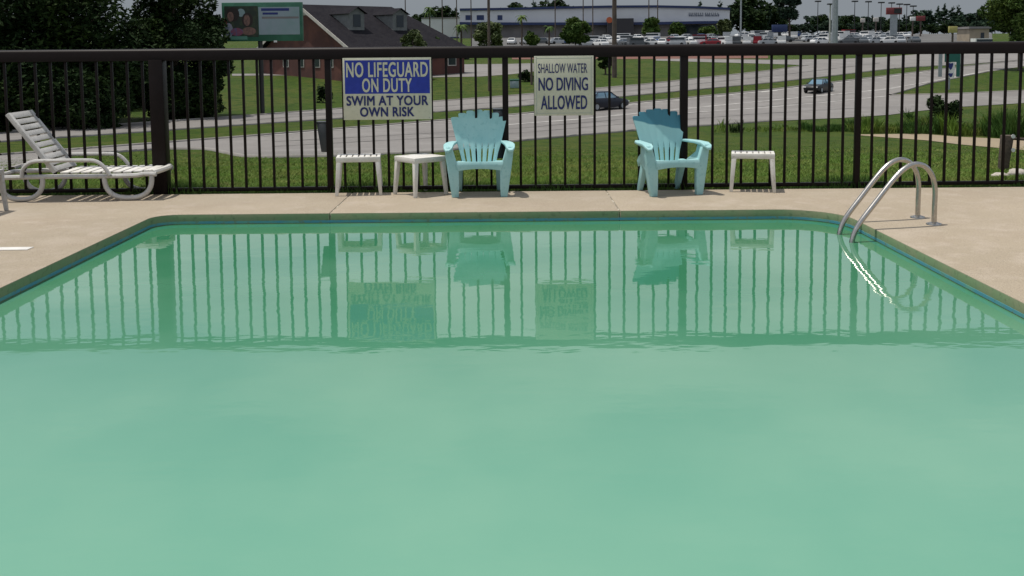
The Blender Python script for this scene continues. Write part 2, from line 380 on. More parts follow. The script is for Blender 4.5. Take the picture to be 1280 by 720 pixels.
def road_line(pts, w=1.1, off=.045): sheet('lane_marking', [(x, y-w*.5) for x, y in pts], [(x, y+w*.5) for x, y in pts], off, M['lane'], 60, 1)
road_line([(560, 163), (637, 156.5), (720, 150), (860, 136), (964, 126), (1042, 118.5), (1108, 112), (1170, 101), (1240, 88)])
road_line([(330, 170.6), (640, 145.3), (960, 114.3), (1040, 104.8), (1160, 90)], .7)
road_line([(860, 141.5), (960, 134.5), (1030, 128.5), (1100, 121.5), (1112, 120.3)], .8)
for k in range(9):
    x = 560 + k*56
    road_line([(x, np.interp(x, [560, 640, 960, 1040], [160, 153, 121, 112])-6), (x+20, np.interp(x+20, [560, 640, 960, 1040], [160, 153, 121, 112])-6)], .7)

def kerb(pts, w=.16, h=.11, off=0):
    xs = np.linspace(pts[0][0], pts[-1][0], 80); P = [ground(x, np.interp(x, *zip(*pts))) for x in xs]; V = []; F = []
    for i, p in enumerate(P):
        t = (P[min(i+1, len(P)-1)]-P[max(i-1, 0)]); n = Vector((-t.y, t.x, 0)).normalized()*w/2
        V += [tuple(p-n+Vector((0, 0, -.05))), tuple(p-n+Vector((0, 0, h))), tuple(p+n+Vector((0, 0, h))), tuple(p+n+Vector((0, 0, -.05)))]
    for i in range(len(P)-1):
        for j in range(3): a = i*4+j; F.append((a, a+1, a+5, a+4))
    o = link('kerb', np_mesh('kerb', np.array(V), np.array(F), M['kerb'])); tag(o, kind='structure')
M['kerb'] = mat('pale_kerb_concrete', (0.2448, 0.2304, 0.2124), .85, noise=(.6, (0.1944, 0.18, 0.1656), .4, .6))
kerb(MED_LO[1:]); kerb(MED_HI[1:]); kerb(NEAR_LO[2:-2]); kerb([(15, 164.6), (200, 153), (300, 146), (640, 120), (800, 106.5), (960, 89), (1008, 82.2)])
kerb([(1112, 119.3), (1160, 105), (1235, 90)]); kerb([(1114, 119.6), (1200, 117.5), (1290, 113.4)])
for pts in ([(340, 184), (640, 167.5), (800, 154), (960, 142), (1100, 134)], [(340, 178), (640, 161.5), (800, 148), (960, 133), (1100, 122)], [(300, 151.5), (640, 127), (800, 112.5), (960, 96), (1100, 79)]):
    sheet('road_joint', [(x, y-.3) for x, y in pts], [(x, y+.3) for x, y in pts], .04, M['seam'], 60, 1)
def lot_sheet():
    ys = np.arange(196, 321, 4.0); xs = np.linspace(0, 1, 30); V = []; F = []
    for y in ys:
        a, b = at(590, 50, y).x, at(1240, 50, y).x
        for t in xs: V.append((a+(b-a)*t, y, float(T(y))+.06))
    n = len(xs)
    for i in range(len(ys)-1):
        for j in range(n-1): F.append((i*n+j, i*n+j+1, (i+1)*n+j+1, (i+1)*n+j))
    o = link('car_lot', np_mesh('car_lot', np.array(V), np.array(F), M['asphalt'])); tag(o, kind='structure')
lot_sheet()

# ------------------------------------------------------------------ pool, deck, water
PXL, PXR, PY1, PY2 = -3.275, 2.955, 1.2, 9.32
def arc(cx, cy, r, a0, a1, n): return [(cx + r*math.cos(R(a0+(a1-a0)*i/n)), cy + r*math.sin(R(a0+(a1-a0)*i/n))) for i in range(n+1)]
ARC_R = arc(PXR-.55, PY2-.55, .55, 0, 90, 10)          # from right side up to far side
ARC_L = arc(PXL+.22, PY2-.22, .22, 90, 180, 6)
JY = 5.6
J1, J2 = on_z(417, 262, DECK).x, on_z(771, 258, DECK).x
FY = 10.66                                             # far edge of the deck
deck = thing('pool_deck', None, None); deck['kind'] = 'structure'
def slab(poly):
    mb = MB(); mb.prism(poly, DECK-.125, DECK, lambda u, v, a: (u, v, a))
    mb.m = [0, 0] + [1]*(len(mb.f)-2)                    # the edge faces share the wall's painted-in shade and green bounce
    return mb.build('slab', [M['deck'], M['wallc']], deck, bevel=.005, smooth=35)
g = .006
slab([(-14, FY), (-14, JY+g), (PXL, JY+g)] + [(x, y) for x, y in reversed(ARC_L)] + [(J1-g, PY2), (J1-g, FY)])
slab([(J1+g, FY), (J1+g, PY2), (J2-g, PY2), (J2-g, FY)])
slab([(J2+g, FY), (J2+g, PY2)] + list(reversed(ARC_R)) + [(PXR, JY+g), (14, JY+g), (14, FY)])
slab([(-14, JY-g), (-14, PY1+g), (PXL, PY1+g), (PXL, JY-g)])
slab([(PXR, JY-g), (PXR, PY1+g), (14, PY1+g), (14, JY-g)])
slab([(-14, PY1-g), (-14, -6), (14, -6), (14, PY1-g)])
jf = MB()
jf.box(J1-.02, J1+.02, PY2+.03, FY, DECK-.05, DECK-.006); jf.box(J2-.02, J2+.02, PY2+.03, FY, DECK-.05, DECK-.006)
jf.box(-14, PXL-.03, JY-.02, JY+.02, DECK-.05, DECK-.006); jf.box(PXR+.03, 14, JY-.02, JY+.02, DECK-.05, DECK-.006)
jf.build('joint_filler', M['joint'], deck, smooth=0)
# wall under the coping, set back a little; opaque cloudy water hides the floor
OUT = ARC_R + ARC_L + [(PXL, PY1), (PXR, PY1)]
def inset(poly, d):
    n = len(poly); o = []
    for i in range(n):
        p0, p1, p2 = Vector(poly[i-1]), Vector(poly[i]), Vector(poly[(i+1) % n])
        e1 = (p1-p0).normalized(); e2 = (p2-p1).normalized()
        nn = (Vector((-e1.y, e1.x)) + Vector((-e2.y, e2.x))).normalized()
        o.append((p1.x + nn.x*d, p1.y + nn.y*d))
    return o
wall_poly = inset(OUT, -.012)
def ring(poly, z0, z1, d, nm, m, parent=None):
    A = poly; B = inset(poly, -d); n = len(A); mb = MB()
    vs = [(x, y, z0) for x, y in A] + [(x, y, z1) for x, y in A] + [(x, y, z1) for x, y in B] + [(x, y, z0) for x, y in B]
    fs = []
    for i in range(n):
        j = (i+1) % n
        fs += [(i, j, n+j, n+i), (n+i, n+j, 2*n+j, 2*n+i), (2*n+i, 2*n+j, 3*n+j, 3*n+i), (3*n+i, 3*n+j, j, i)]
    mb.add(vs, fs); return mb.build(nm, m, parent, smooth=30)
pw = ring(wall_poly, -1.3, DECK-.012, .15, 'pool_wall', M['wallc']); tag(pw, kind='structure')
ring(inset(OUT, .003), .007, .029, .012, 'waterline_stripe', M['tile'], pw)
fl = MB(); fl.prism(inset(wall_poly, -.1), -1.45, -1.305, lambda u, v, a: (u, v, a))
tag(fl.build('pool_floor', M['tile']), kind='structure')
def fitting(px, py, w, h, side='far'):
    mb = MB()
    if side == 'far':
        x = at(px, py, PY2).x; mb.box(x-w/2, x+w/2, PY2+.002, PY2+.03, DECK-.018-h, DECK-.018)
    else:
        p = on_z(px, py, .05); mb.box(PXL-.03, PXL-.002, p.y-w/2, p.y+w/2, .035, .035+h)
    mb.build('fitting', M['dark'], pw, smooth=0)
fitting(198, 280, .05, .025); fitting(415, 279, .03, .02); fitting(770, 268, .035, .022); fitting(1022, 266, .045, .03)
fitting(101, 327, .30, .03, 'left')
wt = MB(); wt.prism(inset(wall_poly, .002), -.02, 0, lambda u, v, a: (u, v, a))
tag(wt.build('pool_water', M['water'], smooth=0), kind='structure')
ps = MB(); p0 = on_z(-60, 312, DECK); p1 = on_z(38, 311, DECK)
ps.box(p0.x, p1.x, p1.y-.055, p1.y+.055, DECK+.001, DECK+.005)
tag(ps.build('paint_strip', M['line'], smooth=0), 'short white painted strip on the concrete deck left of the pool', 'marking')

# ------------------------------------------------------------------ fence
FD = 10.76; FZ = DECK - .03
zt = at(640, 57.2, FD).z                                 # top of the rail
fence = thing('metal_fence', 'black metal picket fence with a wide top rail behind the pool', 'fence', (0, FD, FZ))
def fbox(nm, x0, x1, y0, y1, z0, z1, bevel=.004):
    return MB().box(x0, x1, y0, y1, z0, z1).build(nm, M['fence'], fence, bevel=bevel, smooth=30)
H = zt - FZ
prof = [(-.045, H-.125), (-.045, H-.034), (-.036, H-.014), (-.018, H-.003), (0, H), (.018, H-.003), (.036, H-.014), (.045, H-.034), (.045, H-.125)]
MB().prism(prof, -9, 9, lambda u, v, a: (a, u, v)).build('top_rail', M['fence'], fence, smooth=35)
fbox('bottom_rail', -9, 9, -.018, .018, .045, .085)
post_x = [at(x, 150, FD).x for x in (411.5, 632, 854.5, 1072)]
sp = (post_x[-1] - post_x[0]) / 3
big = at(199.5, 150, FD).x
posts = [(big, .145), (post_x[0], .062), (post_x[1], .062), (post_x[2], .078), (post_x[3], .058), (post_x[3]+sp, .06), (post_x[3]+2*sp, .06), (post_x[0]-2*sp, .06), (post_x[0]-3*sp, .06)]
for x, w in posts: fbox('post', x-w/2, x+w/2, -w/2, w/2, 0, H-.115)
pk = MB().box(-.0125, .0125, -.0125, .0125, .08, H-.115).mesh('picket', M['fence'], bevel=.002, smooth=30)
def spread(a, b, n):
    for i in range(1, n):
        o = link('picket', pk, fence); o.location = (a + (b-a)*i/n, 0, 0)
xs = [posts[8][0], posts[7][0], big, *post_x, posts[5][0], posts[6][0]]
for a, b in zip(xs[:-1], xs[1:]): spread(a, b, max(2, round((b-a)/(sp/12))))

def text_mesh(s, w, h, depth=.003, bold=0.02, spacing=1.0):
    cu = bpy.data.curves.new('txt', 'FONT'); cu.body = s; cu.size = 1; cu.offset = bold; cu.space_character = spacing
    cu.resolution_u = 4
    o = bpy.data.objects.new('txt', cu); COL.objects.link(o)
    bpy.context.view_layer.update()
    me = bpy.data.meshes.new_from_object(o.evaluated_get(bpy.context.evaluated_depsgraph_get()))
    bpy.data.objects.remove(o)
    v = np.zeros(len(me.vertices)*3); me.vertices.foreach_get('co', v); v = v.reshape(-1, 3)
    lo, hi = v.min(0), v.max(0)
    n = np.zeros_like(v)
    n[:, 0] = ((v[:, 0]-lo[0])/(hi[0]-lo[0]) - .5)*w
    n[:, 2] = ((v[:, 1]-lo[1])/(hi[1]-lo[1]) - .5)*h
    n[:, 1] = -depth
    me.vertices.foreach_set('co', n.ravel()); me.update(); me.name = 'lettering'
    return me
SY = FD - .045
def sign_at(root, px0, px1, py0, py1, fn):
    a = at(px0, py0, SY); b = at(px1, py1, SY)
    return fn(a.x - root.location.x, b.x - root.location.x, b.z - root.location.z, a.z - root.location.z)
def lettering(root, s, px0, px1, py0, py1, m, bold, spacing=1.0, lift=0.0):
    def f(x0, x1, z0, z1):
        t = .0024*bold/.01; me = text_mesh(s, x1-x0-t, z1-z0-t, .0015, 0, spacing); v = np.zeros(len(me.vertices)*3); me.vertices.foreach_get('co', v); v = v.reshape(-1, 3)
        F = [list(p.vertices) for p in me.polygons]; mb = MB()
        for i, (dx, dz) in enumerate(((-1, -1), (1, 1), (-1, 1), (1, -1), (0, 0))):
            mb.add([(a+dx*t/2, b-i*.00012, c+dz*t/2) for a, b, c in v], F)
        me = bpy.data.meshes.new('lettering'); me.from_pydata(mb.v, [], mb.f); me.materials.append(m)
        o = link('lettering', me, root); o.location = ((x0+x1)/2, -.006-lift, (z0+z1)/2)
    sign_at(root, px0, px1, py0, py1, f)
def fix_y(py, px): return py + .0087*(px-640)            # the photograph's slight roll
s1 = thing('warning_sign', 'blue and cream NO LIFEGUARD ON DUTY sign hung on the fence above the white tables', 'sign', at(484, 111, SY))
sign_at(s1, 428, 540, 72.5, 149, lambda x0, x1, z0, z1: MB().box(x0, x1, -.003, .003, z0, z1).build('panel', M['cream'], s1, bevel=.0015))
sign_at(s1, 430.5, 537.5, 75.5, 116.5, lambda x0, x1, z0, z1: MB().box(x0, x1, -.0045, -.0032, z0, z1).build('blue_field', M['blue'], s1, smooth=0))
lettering(s1, 'NO LIFEGUARD', 432.5, 535, 78, 96, M['cream'], .022, 1.08)
lettering(s1, 'ON DUTY', 452.5, 515, 98, 115, M['cream'], .022, 1.08)
lettering(s1, 'SWIM AT YOUR', 433, 535.5, 120, 131.5, M['navy'], .024, 1.05)
lettering(s1, 'OWN RISK', 450, 518, 134, 145.5, M['navy'], .024, 1.05)
s2 = thing('warning_sign', 'cream SHALLOW WATER NO DIVING ALLOWED sign hung on the fence right of the first chair', 'sign', at(705, 107, SY))
sign_at(s2, 667.5, 742, 70, 144, lambda x0, x1, z0, z1: MB().box(x0, x1, -.003, .003, z0, z1).build('panel', M['cream'], s2, bevel=.0015))
def border(x0, x1, z0, z1):
    t = .0065; mb = MB()
    mb.box(x0, x1, -.0042, -.0032, z1-t, z1); mb.box(x0, x1, -.0042, -.0032, z0, z0+t)
    mb.box(x0, x0+t, -.0042, -.0032, z0+t, z1-t); mb.box(x1-t, x1, -.0042, -.0032, z0+t, z1-t)
    mb.build('border_line', M['signgrey'], s2, smooth=0)
sign_at(s2, 670, 739.5, 72.8, 141.5, border)
lettering(s2, 'SHALLOW WATER', 672.5, 734, 79.5, 91, M['navy'], .004, 1.0)
lettering(s2, 'NO DIVING', 673, 735, 97, 113, M['navy'], .017, 1.0)
lettering(s2, 'ALLOWED', 676, 734, 119.5, 136.5, M['navy'], .018, 1.05)
for s, (a, b, c, d) in ((s1, (431, 537, 74, 147)), (s2, (670, 739.5, 71.5, 142.5))):
    for px in (a, b):
        for py in (c, d):
            p = at(px, py, SY); mb = MB(); mb.cyl((p.x-s.location.x, -.005, p.z-s.location.z), (0, 1, 0), .006, .006, 8)
            mb.build('bolt', M['signgrey'], s)

# dark tapered boxes hanging on two posts
def tapered_box(px0, px1, py0, py1, tx0, tx1, label):
    a, b = at(px0, py0, FD+.06), at(px1, py0, FD+.06); c, d = at(tx0, py1, FD+.06), at(tx1, py1, FD+.06)
    o = thing('hanging_box', label, 'box', ((a.x+b.x)/2, FD+.06, c.z)); bx, bz = o.location.x, o.location.z
    MB().hexa([(c.x-bx, -.02, 0), (d.x-bx, -.02, 0), (d.x-bx, .06, 0), (c.x-bx, .06, 0)],
              [(a.x-bx, -.02, a.z-bz), (b.x-bx, -.02, a.z-bz), (b.x-bx, .09, a.z-bz), (a.x-bx, .09, a.z-bz)]).build('shell', M['hang'], o, bevel=.006)
    MB().box(a.x-bx-.004, b.x-bx+.004, -.024, .095, a.z-bz, a.z-bz+.018).build('lid', M['hang'], o, bevel=.004)
    return o
M['hang'] = mat('slate_grey_plastic', (.045, .05, .058), .5, noise=(8, (.06, .065, .075), .4, .6))
tapered_box(396, 409, 154, 190, 402, 410, 'dark grey tapered box hanging on the thin fence post left of the NO LIFEGUARD sign')
hb = tapered_box(616, 629, 138, 198, 618, 629, 'taller dark box with a pale strip on the post behind the plain aqua chair')
p = at(628.5, 150, FD+.03); q = at(628.5, 168, FD+.03)
MB().box(p.x-hb.location.x-.008, p.x-hb.location.x+.008, -.036, -.026, q.z-hb.location.z, p.z-hb.location.z).build('pale_strip', M['hwwhite'], hb, smooth=0)

# ------------------------------------------------------------------ resin armchair
def make_chair(label, mslat):
    ch = thing('adirondack_chair', label, 'chair', group='aqua plastic chairs by the fence'); A = M['aqua']
    # seat: curved sheet with a rolled front apron
    prof = [(-.275, .27), (-.285, .33), (-.27, .362), (-.22, .368), (-.12, .345), (.0, .315), (.125, .30)]
    wid = [.215, .235, .24, .24, .225, .205, .185]
    V = []; F = []
    n = len(prof)
    for (y, z), w in zip(prof, wid):
        for k in range(7):
            u = -1 + 2*k/6; sag = (1-u*u)*.012 if y > -.26 else 0
            arch = .02*(1-u*u) if z < .30 and y < -.2 else 0
            V.append((u*w, y, z - sag + arch))
    top = len(V)
    for (y, z), w in zip(prof, wid):
        for k in range(7):
            u = -1 + 2*k/6; sag = (1-u*u)*.012 if y > -.26 else 0
            arch = .02*(1-u*u) if z < .30 and y < -.2 else 0
            V.append((u*w, y + (.012 if y < -.265 else 0), z - sag + arch - (.014 if y > -.265 else 0)))
    for i in range(n-1):
        for k in range(6):
            a = i*7+k; F.append((a, a+1, a+8, a+7)); F.append((top+a+7, top+a+8, top+a+1, top+a))
    for i in range(n-1):
        a = i*7; F.append((a, a+7, top+a+7, top+a)); a = i*7+6; F.append((a+7, a, top+a, top+a+7))
    for k in range(6):
        F.append((k, top+k, top+k+1, k+1)); a = (n-1)*7+k; F.append((a, a+1, top+a+1, top+a))
    mb = MB(); mb.add(V, F); mb.build('seat', A, ch, smooth=50)
    # seven fanned slats
    def bk(x, z):                                        # the leaning, slightly dished plane of the back
        t = (z-.28)/.6
        return .115 + .135*t + .02*t*t - .28*x*x
    tops = [.782, .822, .845, .853, .845, .822, .782]
    for i in range(7):
        k = i-3; mb = MB(); z0 = .285; zt_ = tops[i]
        rows = [(z0, .0195), (.36, .0195), (.42, .021), (.47, .0275), (.53, .0345), (.66, .0400), (zt_-.035, .0438), (zt_-.013, .0425), (zt_-.004, .035), (zt_, .024)]
        V = []
        for z, hw in rows:
            c = k*(.051 + .0365*(z-z0)/.55)
            hw2 = hw
            for s in (-1, 0, 1): V.append((c+s*hw2, bk(c+s*hw2, z) - (.004 if s == 0 else 0), z))
        m_ = len(V)
        for z, hw in rows:
            c = k*(.051 + .0365*(z-z0)/.55)
            for s in (-1, 0, 1): V.append((c+s*hw, bk(c+s*hw, z)+.016, z))
        F = []
        for r in range(len(rows)-1):
            for s in range(2):
                a = r*3+s; F.append((a, a+1, a+4, a+3)); F.append((m_+a+3, m_+a+4, m_+a+1, m_+a))
            a = r*3; F.append((a, a+3, m_+a+3, m_+a)); a = r*3+2; F.append((a+3, a, m_+a, m_+a+3))
        for s in range(2):
            F.append((s, m_+s, m_+s+1, s+1)); a = (len(rows)-1)*3+s; F.append((a, a+1, m_+a+1, m_+a))
        mb.add(V, F); mb.build('slat', mslat, ch, smooth=50)
    # cross bands behind the slats
    mb = MB()
    for z, hw in ((.46, .205), (.66, .255), (.30, .18)):
        pts = [(hw*u, bk(hw*u, z)+.022, z) for u in (-1, -.6, -.2, .2, .6, 1)]
        mb.tube(pts, .018, 8, squash=.45)
    mb.build('back_band', A, ch)
    for s in (-1, 1):
        # armrest: broad paddle with rounded, drooping nose
        outl = [(.225, .17), (.240, .06), (.255, -.10), (.262, -.24), (.272, -.30), (.300, -.335), (.335, -.335), (.357, -.30), (.360, -.22), (.350, -.05), (.325, .08), (.285, .17)]
        def az(y): return .535 - (.05*max(0, (-.22-y)/.115)**2)
        vs = [(s*x, y, az(y)) for x, y in outl] + [(s*x, y, az(y)-.026) for x, y in outl]
        n_ = len(outl); mb = MB()
        mb.add(vs, [tuple(range(n_)), tuple(range(2*n_-1, n_-1, -1))] + [(i, (i+1) % n_, n_+(i+1) % n_, n_+i) for i in range(n_)])
        mb.build('armrest', A, ch, bevel=.006, smooth=50)
        # front leg: wide at the arm, waisted past the seat, narrow at the foot
        front = [(.350, .512), (.324, .30), (.298, .12), (.280, 0), (.212, 0), (.207, .12), (.207, .26), (.235, .37), (.275, .512)]
        mb = MB(); mb.prism([(s*x, z) for x, z in front], -.275, -.215, lambda u, v, a: (u, a, v))
        mb.build('front_leg', A, ch, bevel=.007, smooth=50)
        side = [(-.21, .512), (-.21, .03), (-.165, .03), (-.13, .25), (-.02, .31), (.09, .27), (.12, .33), (.03, .38), (-.05, .42), (-.08, .512)]
        mb = MB(); mb.prism(side, 0, 1, lambda u, v, a: (s*((.285 + .10*(v-.25) - .13*max(0, u)) + .016*a - .008), u, v))
        mb.build('side_panel', A, ch, bevel=.003, smooth=40)
        mb = MB(); mb.hexa([(s*.185, .205, 0), (s*.235, .205, 0), (s*.235, .255, 0), (s*.185, .255, 0)],
                           [(s*.165, .03, .33), (s*.235, .03, .33), (s*.235, .13, .33), (s*.165, .13, .33)])
        mb.build('rear_leg', A, ch, bevel=.006)
    return ch
p = on_z(598.5, 246.8, DECK)
c1 = make_chair('plain faded aqua plastic chair standing by the fence between the two signs', M['aqua'])
c1.location = (p.x, p.y+.275, DECK); c1.rotation_euler.z = R(2)
c2 = make_chair('aqua plastic chair with a darker blue top half, standing by the fence on the right', M['aqua_two'])
p = on_z(846, 243.8, DECK); c2.location = (p.x-.07, p.y+.205, DECK); c2.rotation_euler.z = R(14)

# ------------------------------------------------------------------ side tables
def make_table(label, mt, w=.225, wd=.2):
    t = thing('side_table', label, 'table', group='white plastic side tables on the deck')
    h = .400
    mb = MB()                                            # rim with apron
    for a, b, c, d in ((-w, w, -wd, -wd+.035), (-w, w, wd-.035, wd), (-w, -w+.035, -wd+.036, wd-.036), (w-.035, w, -wd+.036, wd-.036)):
        mb.box(a, b, c, d, h-.055, h)
    mb.build('rim', mt, t, bevel=.006)
    for i in range(6):
        x = -w+.038 + (2*w-.076)*(i+.5)/6
        MB().box(x-.0245, x+.0245, -wd+.034, wd-.034, h-.016, h-.003).build('slat', mt, t, bevel=.004)
    for sx in (-1, 1):
        for sy in (-1, 1):
            a = w+.016; b = w-.003; th = .034; c = wd+.016; d = wd-.003
            mb = MB()
            mb.hexa([(sx*a, sy*c, 0), (sx*(a-th), sy*c, 0), (sx*(a-th), sy*(c-th), 0), (sx*a, sy*(c-th), 0)],
                    [(sx*b, sy*d, h-.03), (sx*(b-.052), sy*d, h-.03), (sx*(b-.052), sy*(d-.048), h-.03), (sx*b, sy*(d-.048), h-.03)])
            mb.build('leg', mt, t, bevel=.007)
    return t
def put_table(label, px, py, rz, mt, dy=.22, w=.225, wd=.2):
    t = make_table(label, mt, w, wd); p = on_z(px, py, DECK); t.location = (p.x, p.y+dy, DECK); t.rotation_euler.z = R(rz)
    return t
put_table('white plastic side table leftmost of the pair under the NO LIFEGUARD sign', 446, 245, 6, M['white'], .195, .225, .175)
put_table('white plastic side table turned corner-on, right beside the plain aqua chair', 523, 247.2, 40, M['white'], .255, .195, .185)
put_table('white plastic side table standing alone by the fence right of both chairs', 945.5, 240.8, -12.5, M['white'], .175, .218, .155)
p = on_z(2, 272, DECK)
t4 = make_table('white plastic side table with shade in its grey colour cut off by the left edge of the photo', M['shade_resin'])
t4.location = (p.x-.385, p.y+.22, DECK)  # its grey is shade painted onto white plastic

# ------------------------------------------------------------------ sun lounger
def make_lounger():
    lo = thing('sun_lounger', 'weathered white plastic sun lounger with raised slatted back by the fence', 'sun lounger')
    m = M['shade_resin']; hw = .29; zr = .250  # shade in the colour; foot bar and seat slats take the lit white
    fr = MB()
    for s in (-1, 1):
        pts = smooth_path([(-.92, s*hw, zr-.01), (-.6, s*hw, zr), (.42, s*hw, zr+.0), (.62, s*hw, zr+.015), (.74, s*hw, zr+.012)], 5)
        fr.tube(pts, .030, 8, squash=.8)
    fr.tube([(-.92, -hw, zr-.01), (-.92, hw, zr-.01)], .026, 8)
    fr.build('frame', m, lo)
    MB().tube(smooth_path([(.70, -hw, zr+.03), (.75, -hw*.5, zr+.04), (.76, 0, zr+.042), (.75, hw*.5, zr+.04), (.70, hw, zr+.03)], 4), .030, 8).build('foot_bar', M['white'], lo)
    for i in range(9):
        x = -.22 + i*.104
        z = zr+.028 + max(0, x-.4)*.05
        MB().box(x, x+.082, -hw+.015, hw-.015, z, z+.016).build('seat_slat', M['white'], lo, bevel=.004)
    # raised back
    hinge = Vector((-.27, 0, zr+.04)); tip = Vector((-.71, 0, .885)); d = (tip-hinge); Ln = d.length; d.normalize(); nrm = Vector((d.z, 0, -d.x))
    br = thing('backrest', None, None); br.parent = lo; CH.setdefault(lo.name, []).append(br)
    def bp(t, y, o): q = hinge + d*t + nrm*o; return (q.x, y, q.z)
    for s in (-1, 1):
        bm_ = MB(); a, b = s*hw*.98, s*(hw*.98-.055)
        bm_.hexa([bp(0, a, -.022), bp(0, b, -.022), bp(0, b, .022), bp(0, a, .022)], [bp(Ln, a, -.022), bp(Ln, b, -.022), bp(Ln, b, .022), bp(Ln, a, .022)])
        bm_.build('side_rail', m, br, bevel=.006)
    k = 10
    for i in range(k):
        t0 = Ln*(i+.10)/k; t1 = Ln*(i+.86)/k
        if i == k-1: t1 = Ln
        mb = MB(); y0 = hw*.98-.052
        mb.hexa([bp(t0, -y0, 0), bp(t0, y0, 0), bp(t0, y0, .016), bp(t0, -y0, .016)], [bp(t1, -y0, 0), bp(t1, y0, 0), bp(t1, y0, .016), bp(t1, -y0, .016)])
        mb.build('slat', m, br, bevel=.003)
    for s in (-1, 1):
        y = s*(hw+.005)
        for cx, r, rr in ((.46, .235, 'f'), (-.60, .215, 'r')):
            pts = []
            for q in range(25):
                t = math.pi*q/24; c_ = math.cos(t)
                pts.append((cx - r*math.copysign(abs(c_)**.85, c_), y, zr - (zr-.026)*max(0, math.sin(t))**.72))
            MB().tube(pts, .025, 10, squash=1.0).build('leg', m, lo)
        ya = s*(hw+.03)
        pts = smooth_path([(-.58, ya, zr), (-.56, ya, .34), (-.47, ya, .405), (-.30, ya, .415), (.06, ya, .415), (.16, ya, .402), (.23, ya, .35), (.29, ya, zr+.01)], 8)
        MB().tube(pts, .026, 8, squash=.75).build('armrest', m, lo)
    MB().tube([(-.62, -.2, .36), (-.62, .2, .36)], .014, 8).build('prop_bar', m, lo)
    return lo
lo = make_lounger(); p = on_z(100, 252, DECK); lo.location = (p.x, p.y+.33, DECK); lo.rotation_euler.z = R(2.5)

# ------------------------------------------------------------------ pool ladder
def make_ladder():
    f1, f2 = on_z(1147, 272, DECK), on_z(1166, 280.5, DECK)
    lad = thing('pool_ladder', 'curved stainless steel pool ladder handrails at the right edge of the pool', 'ladder', (f1.x, (f1.y+f2.y)/2, DECK))
    w1, w2 = on_z(1049, 293, 0), on_z(1063, 303, 0)
    for f, w in ((f1, w1), (f2, w2)):
        d = w-f; ln = d.xy.length; e = Vector((d.x/ln, d.y/ln, 0)); o = Vector((0, f.y-lad.location.y, 0))
        def q(t, zz): r = o + e*(t*ln); return (r.x, r.y, zz-DECK)
        pts = smooth_path([q(1.0, -.5), q(1.005, -.1), q(.985, .04), q(.91, .15), q(.73, .31), q(.52, .49), q(.39, .575), q(.26, .61), q(.13, .585), q(.035, .50), q(0, .39), q(0, .25), q(0, DECK)], 6)
        rl = MB().tube(pts, .0215, 14).build('handrail', M['steel'], lad, smooth=60)
        mb = MB(); y = o.y; mb.tube([(0, y, .001), (0, y, .009), (0, y, .015), (0, y, .022)], [.064, .062, .040, .024], 20)
        mb.build('escutcheon', M['steel'], lad)
    for zz in (-.25, -.45):
        v1, v2 = w1-lad.location, w2-lad.location
        MB().hexa([(v2.x-.04, v2.y, zz-DECK-.02), (v2.x+.04, v2.y, zz-DECK-.02), (v1.x+.04, v1.y, zz-DECK-.02), (v1.x-.04, v1.y, zz-DECK-.02)], [(v2.x-.04, v2.y, zz-DECK+.02), (v2.x+.04, v2.y, zz-DECK+.02), (v1.x+.04, v1.y, zz-DECK+.02), (v1.x-.04, v1.y, zz-DECK+.02)]).build('tread', M['steel'], lad, bevel=.005)
make_ladder()

# ------------------------------------------------------------------ vegetation
def leaf_cloud(clusters, n, size, seed, up=.0):
    r_ = np.random.default_rng(seed)
    C = np.array([c[:3] for c in clusters]); Rr = np.array([[c[3], c[3], c[4] if len(c) > 4 else c[3]*.75] for c in clusters])
    wts = (Rr[:, 0]**2); wts = wts/wts.sum()
    idx = r_.choice(len(C), n, p=wts)
    d = r_.normal(size=(n, 3)); d /= np.linalg.norm(d, axis=1)[:, None]
    rad = .55 + .5*r_.random(n)**.6
    P = C[idx] + d*Rr[idx]*rad[:, None]
    a = r_.normal(size=(n, 3)); a[:, 2] *= .6; a /= np.linalg.norm(a, axis=1)[:, None]
    b = r_.normal(size=(n, 3)); b -= a*(a*b).sum(1)[:, None]; b /= np.linalg.norm(b, axis=1)[:, None]
    s = size*(.6+.8*r_.random(n))[:, None]
    V = np.stack([P - a*s, P + b*s*.45, P + a*s, P - b*s*.45], 1).reshape(-1, 3)
    F = np.arange(4*n).reshape(n, 4)
    return V, F
def tree_parts(root, H, ch, cr, nclump, nleaf, lsize, mleaf, seed, trunk_r, flat=.8, low=None):
    r_ = random.Random(seed); cl = []
    for i in range(nclump):
        while True:
            u = Vector((r_.uniform(-1, 1), r_.uniform(-1, 1), r_.uniform(-1, 1)))
            if .25 < u.length < 1: break
        u *= 1 if u.z < 0 else .97
        cl.append((u.x*cr*.82, u.y*cr*.82, ch + u.z*(H-ch)*.86, cr*r_.uniform(.20, .36), cr*r_.uniform(.16, .28)))
    V, F = leaf_cloud(cl, nleaf, lsize, seed)
    link('crown', np_mesh('crown', V, F, mleaf), root)
    mb = MB(); mb.tube(smooth_path([(0, 0, -.2), (.03*H*.3, 0, H*.25), (-.02*H, .02*H, H*.5), (0, 0, H*.8)], 4), [trunk_r*(1-.8*i/12) for i in range(13)], 8)
    for c in cl[:: max(1, nclump//14)]:
        z0 = min(H*.55, max(H*.18, c[2]-.35*cr)); mb.tube(smooth_path([(0, 0, z0), (c[0]*.45, c[1]*.45, z0+(c[2]-z0)*.35), c[:3]], 3), [trunk_r*.42*(1-.8*i/6) for i in range(7)], 5)
    mb.build('trunk', M['bark'], root)
def tree(name, label, base, H, ch, cr, nclump, nleaf, lsize, mleaf, seed, tr, group=None, cat='tree'):
    t = thing(name, label, cat, base, random.uniform(0, 6), group)
    tree_parts(t, H, ch, cr, nclump, nleaf, lsize, mleaf, seed, tr)
    return t
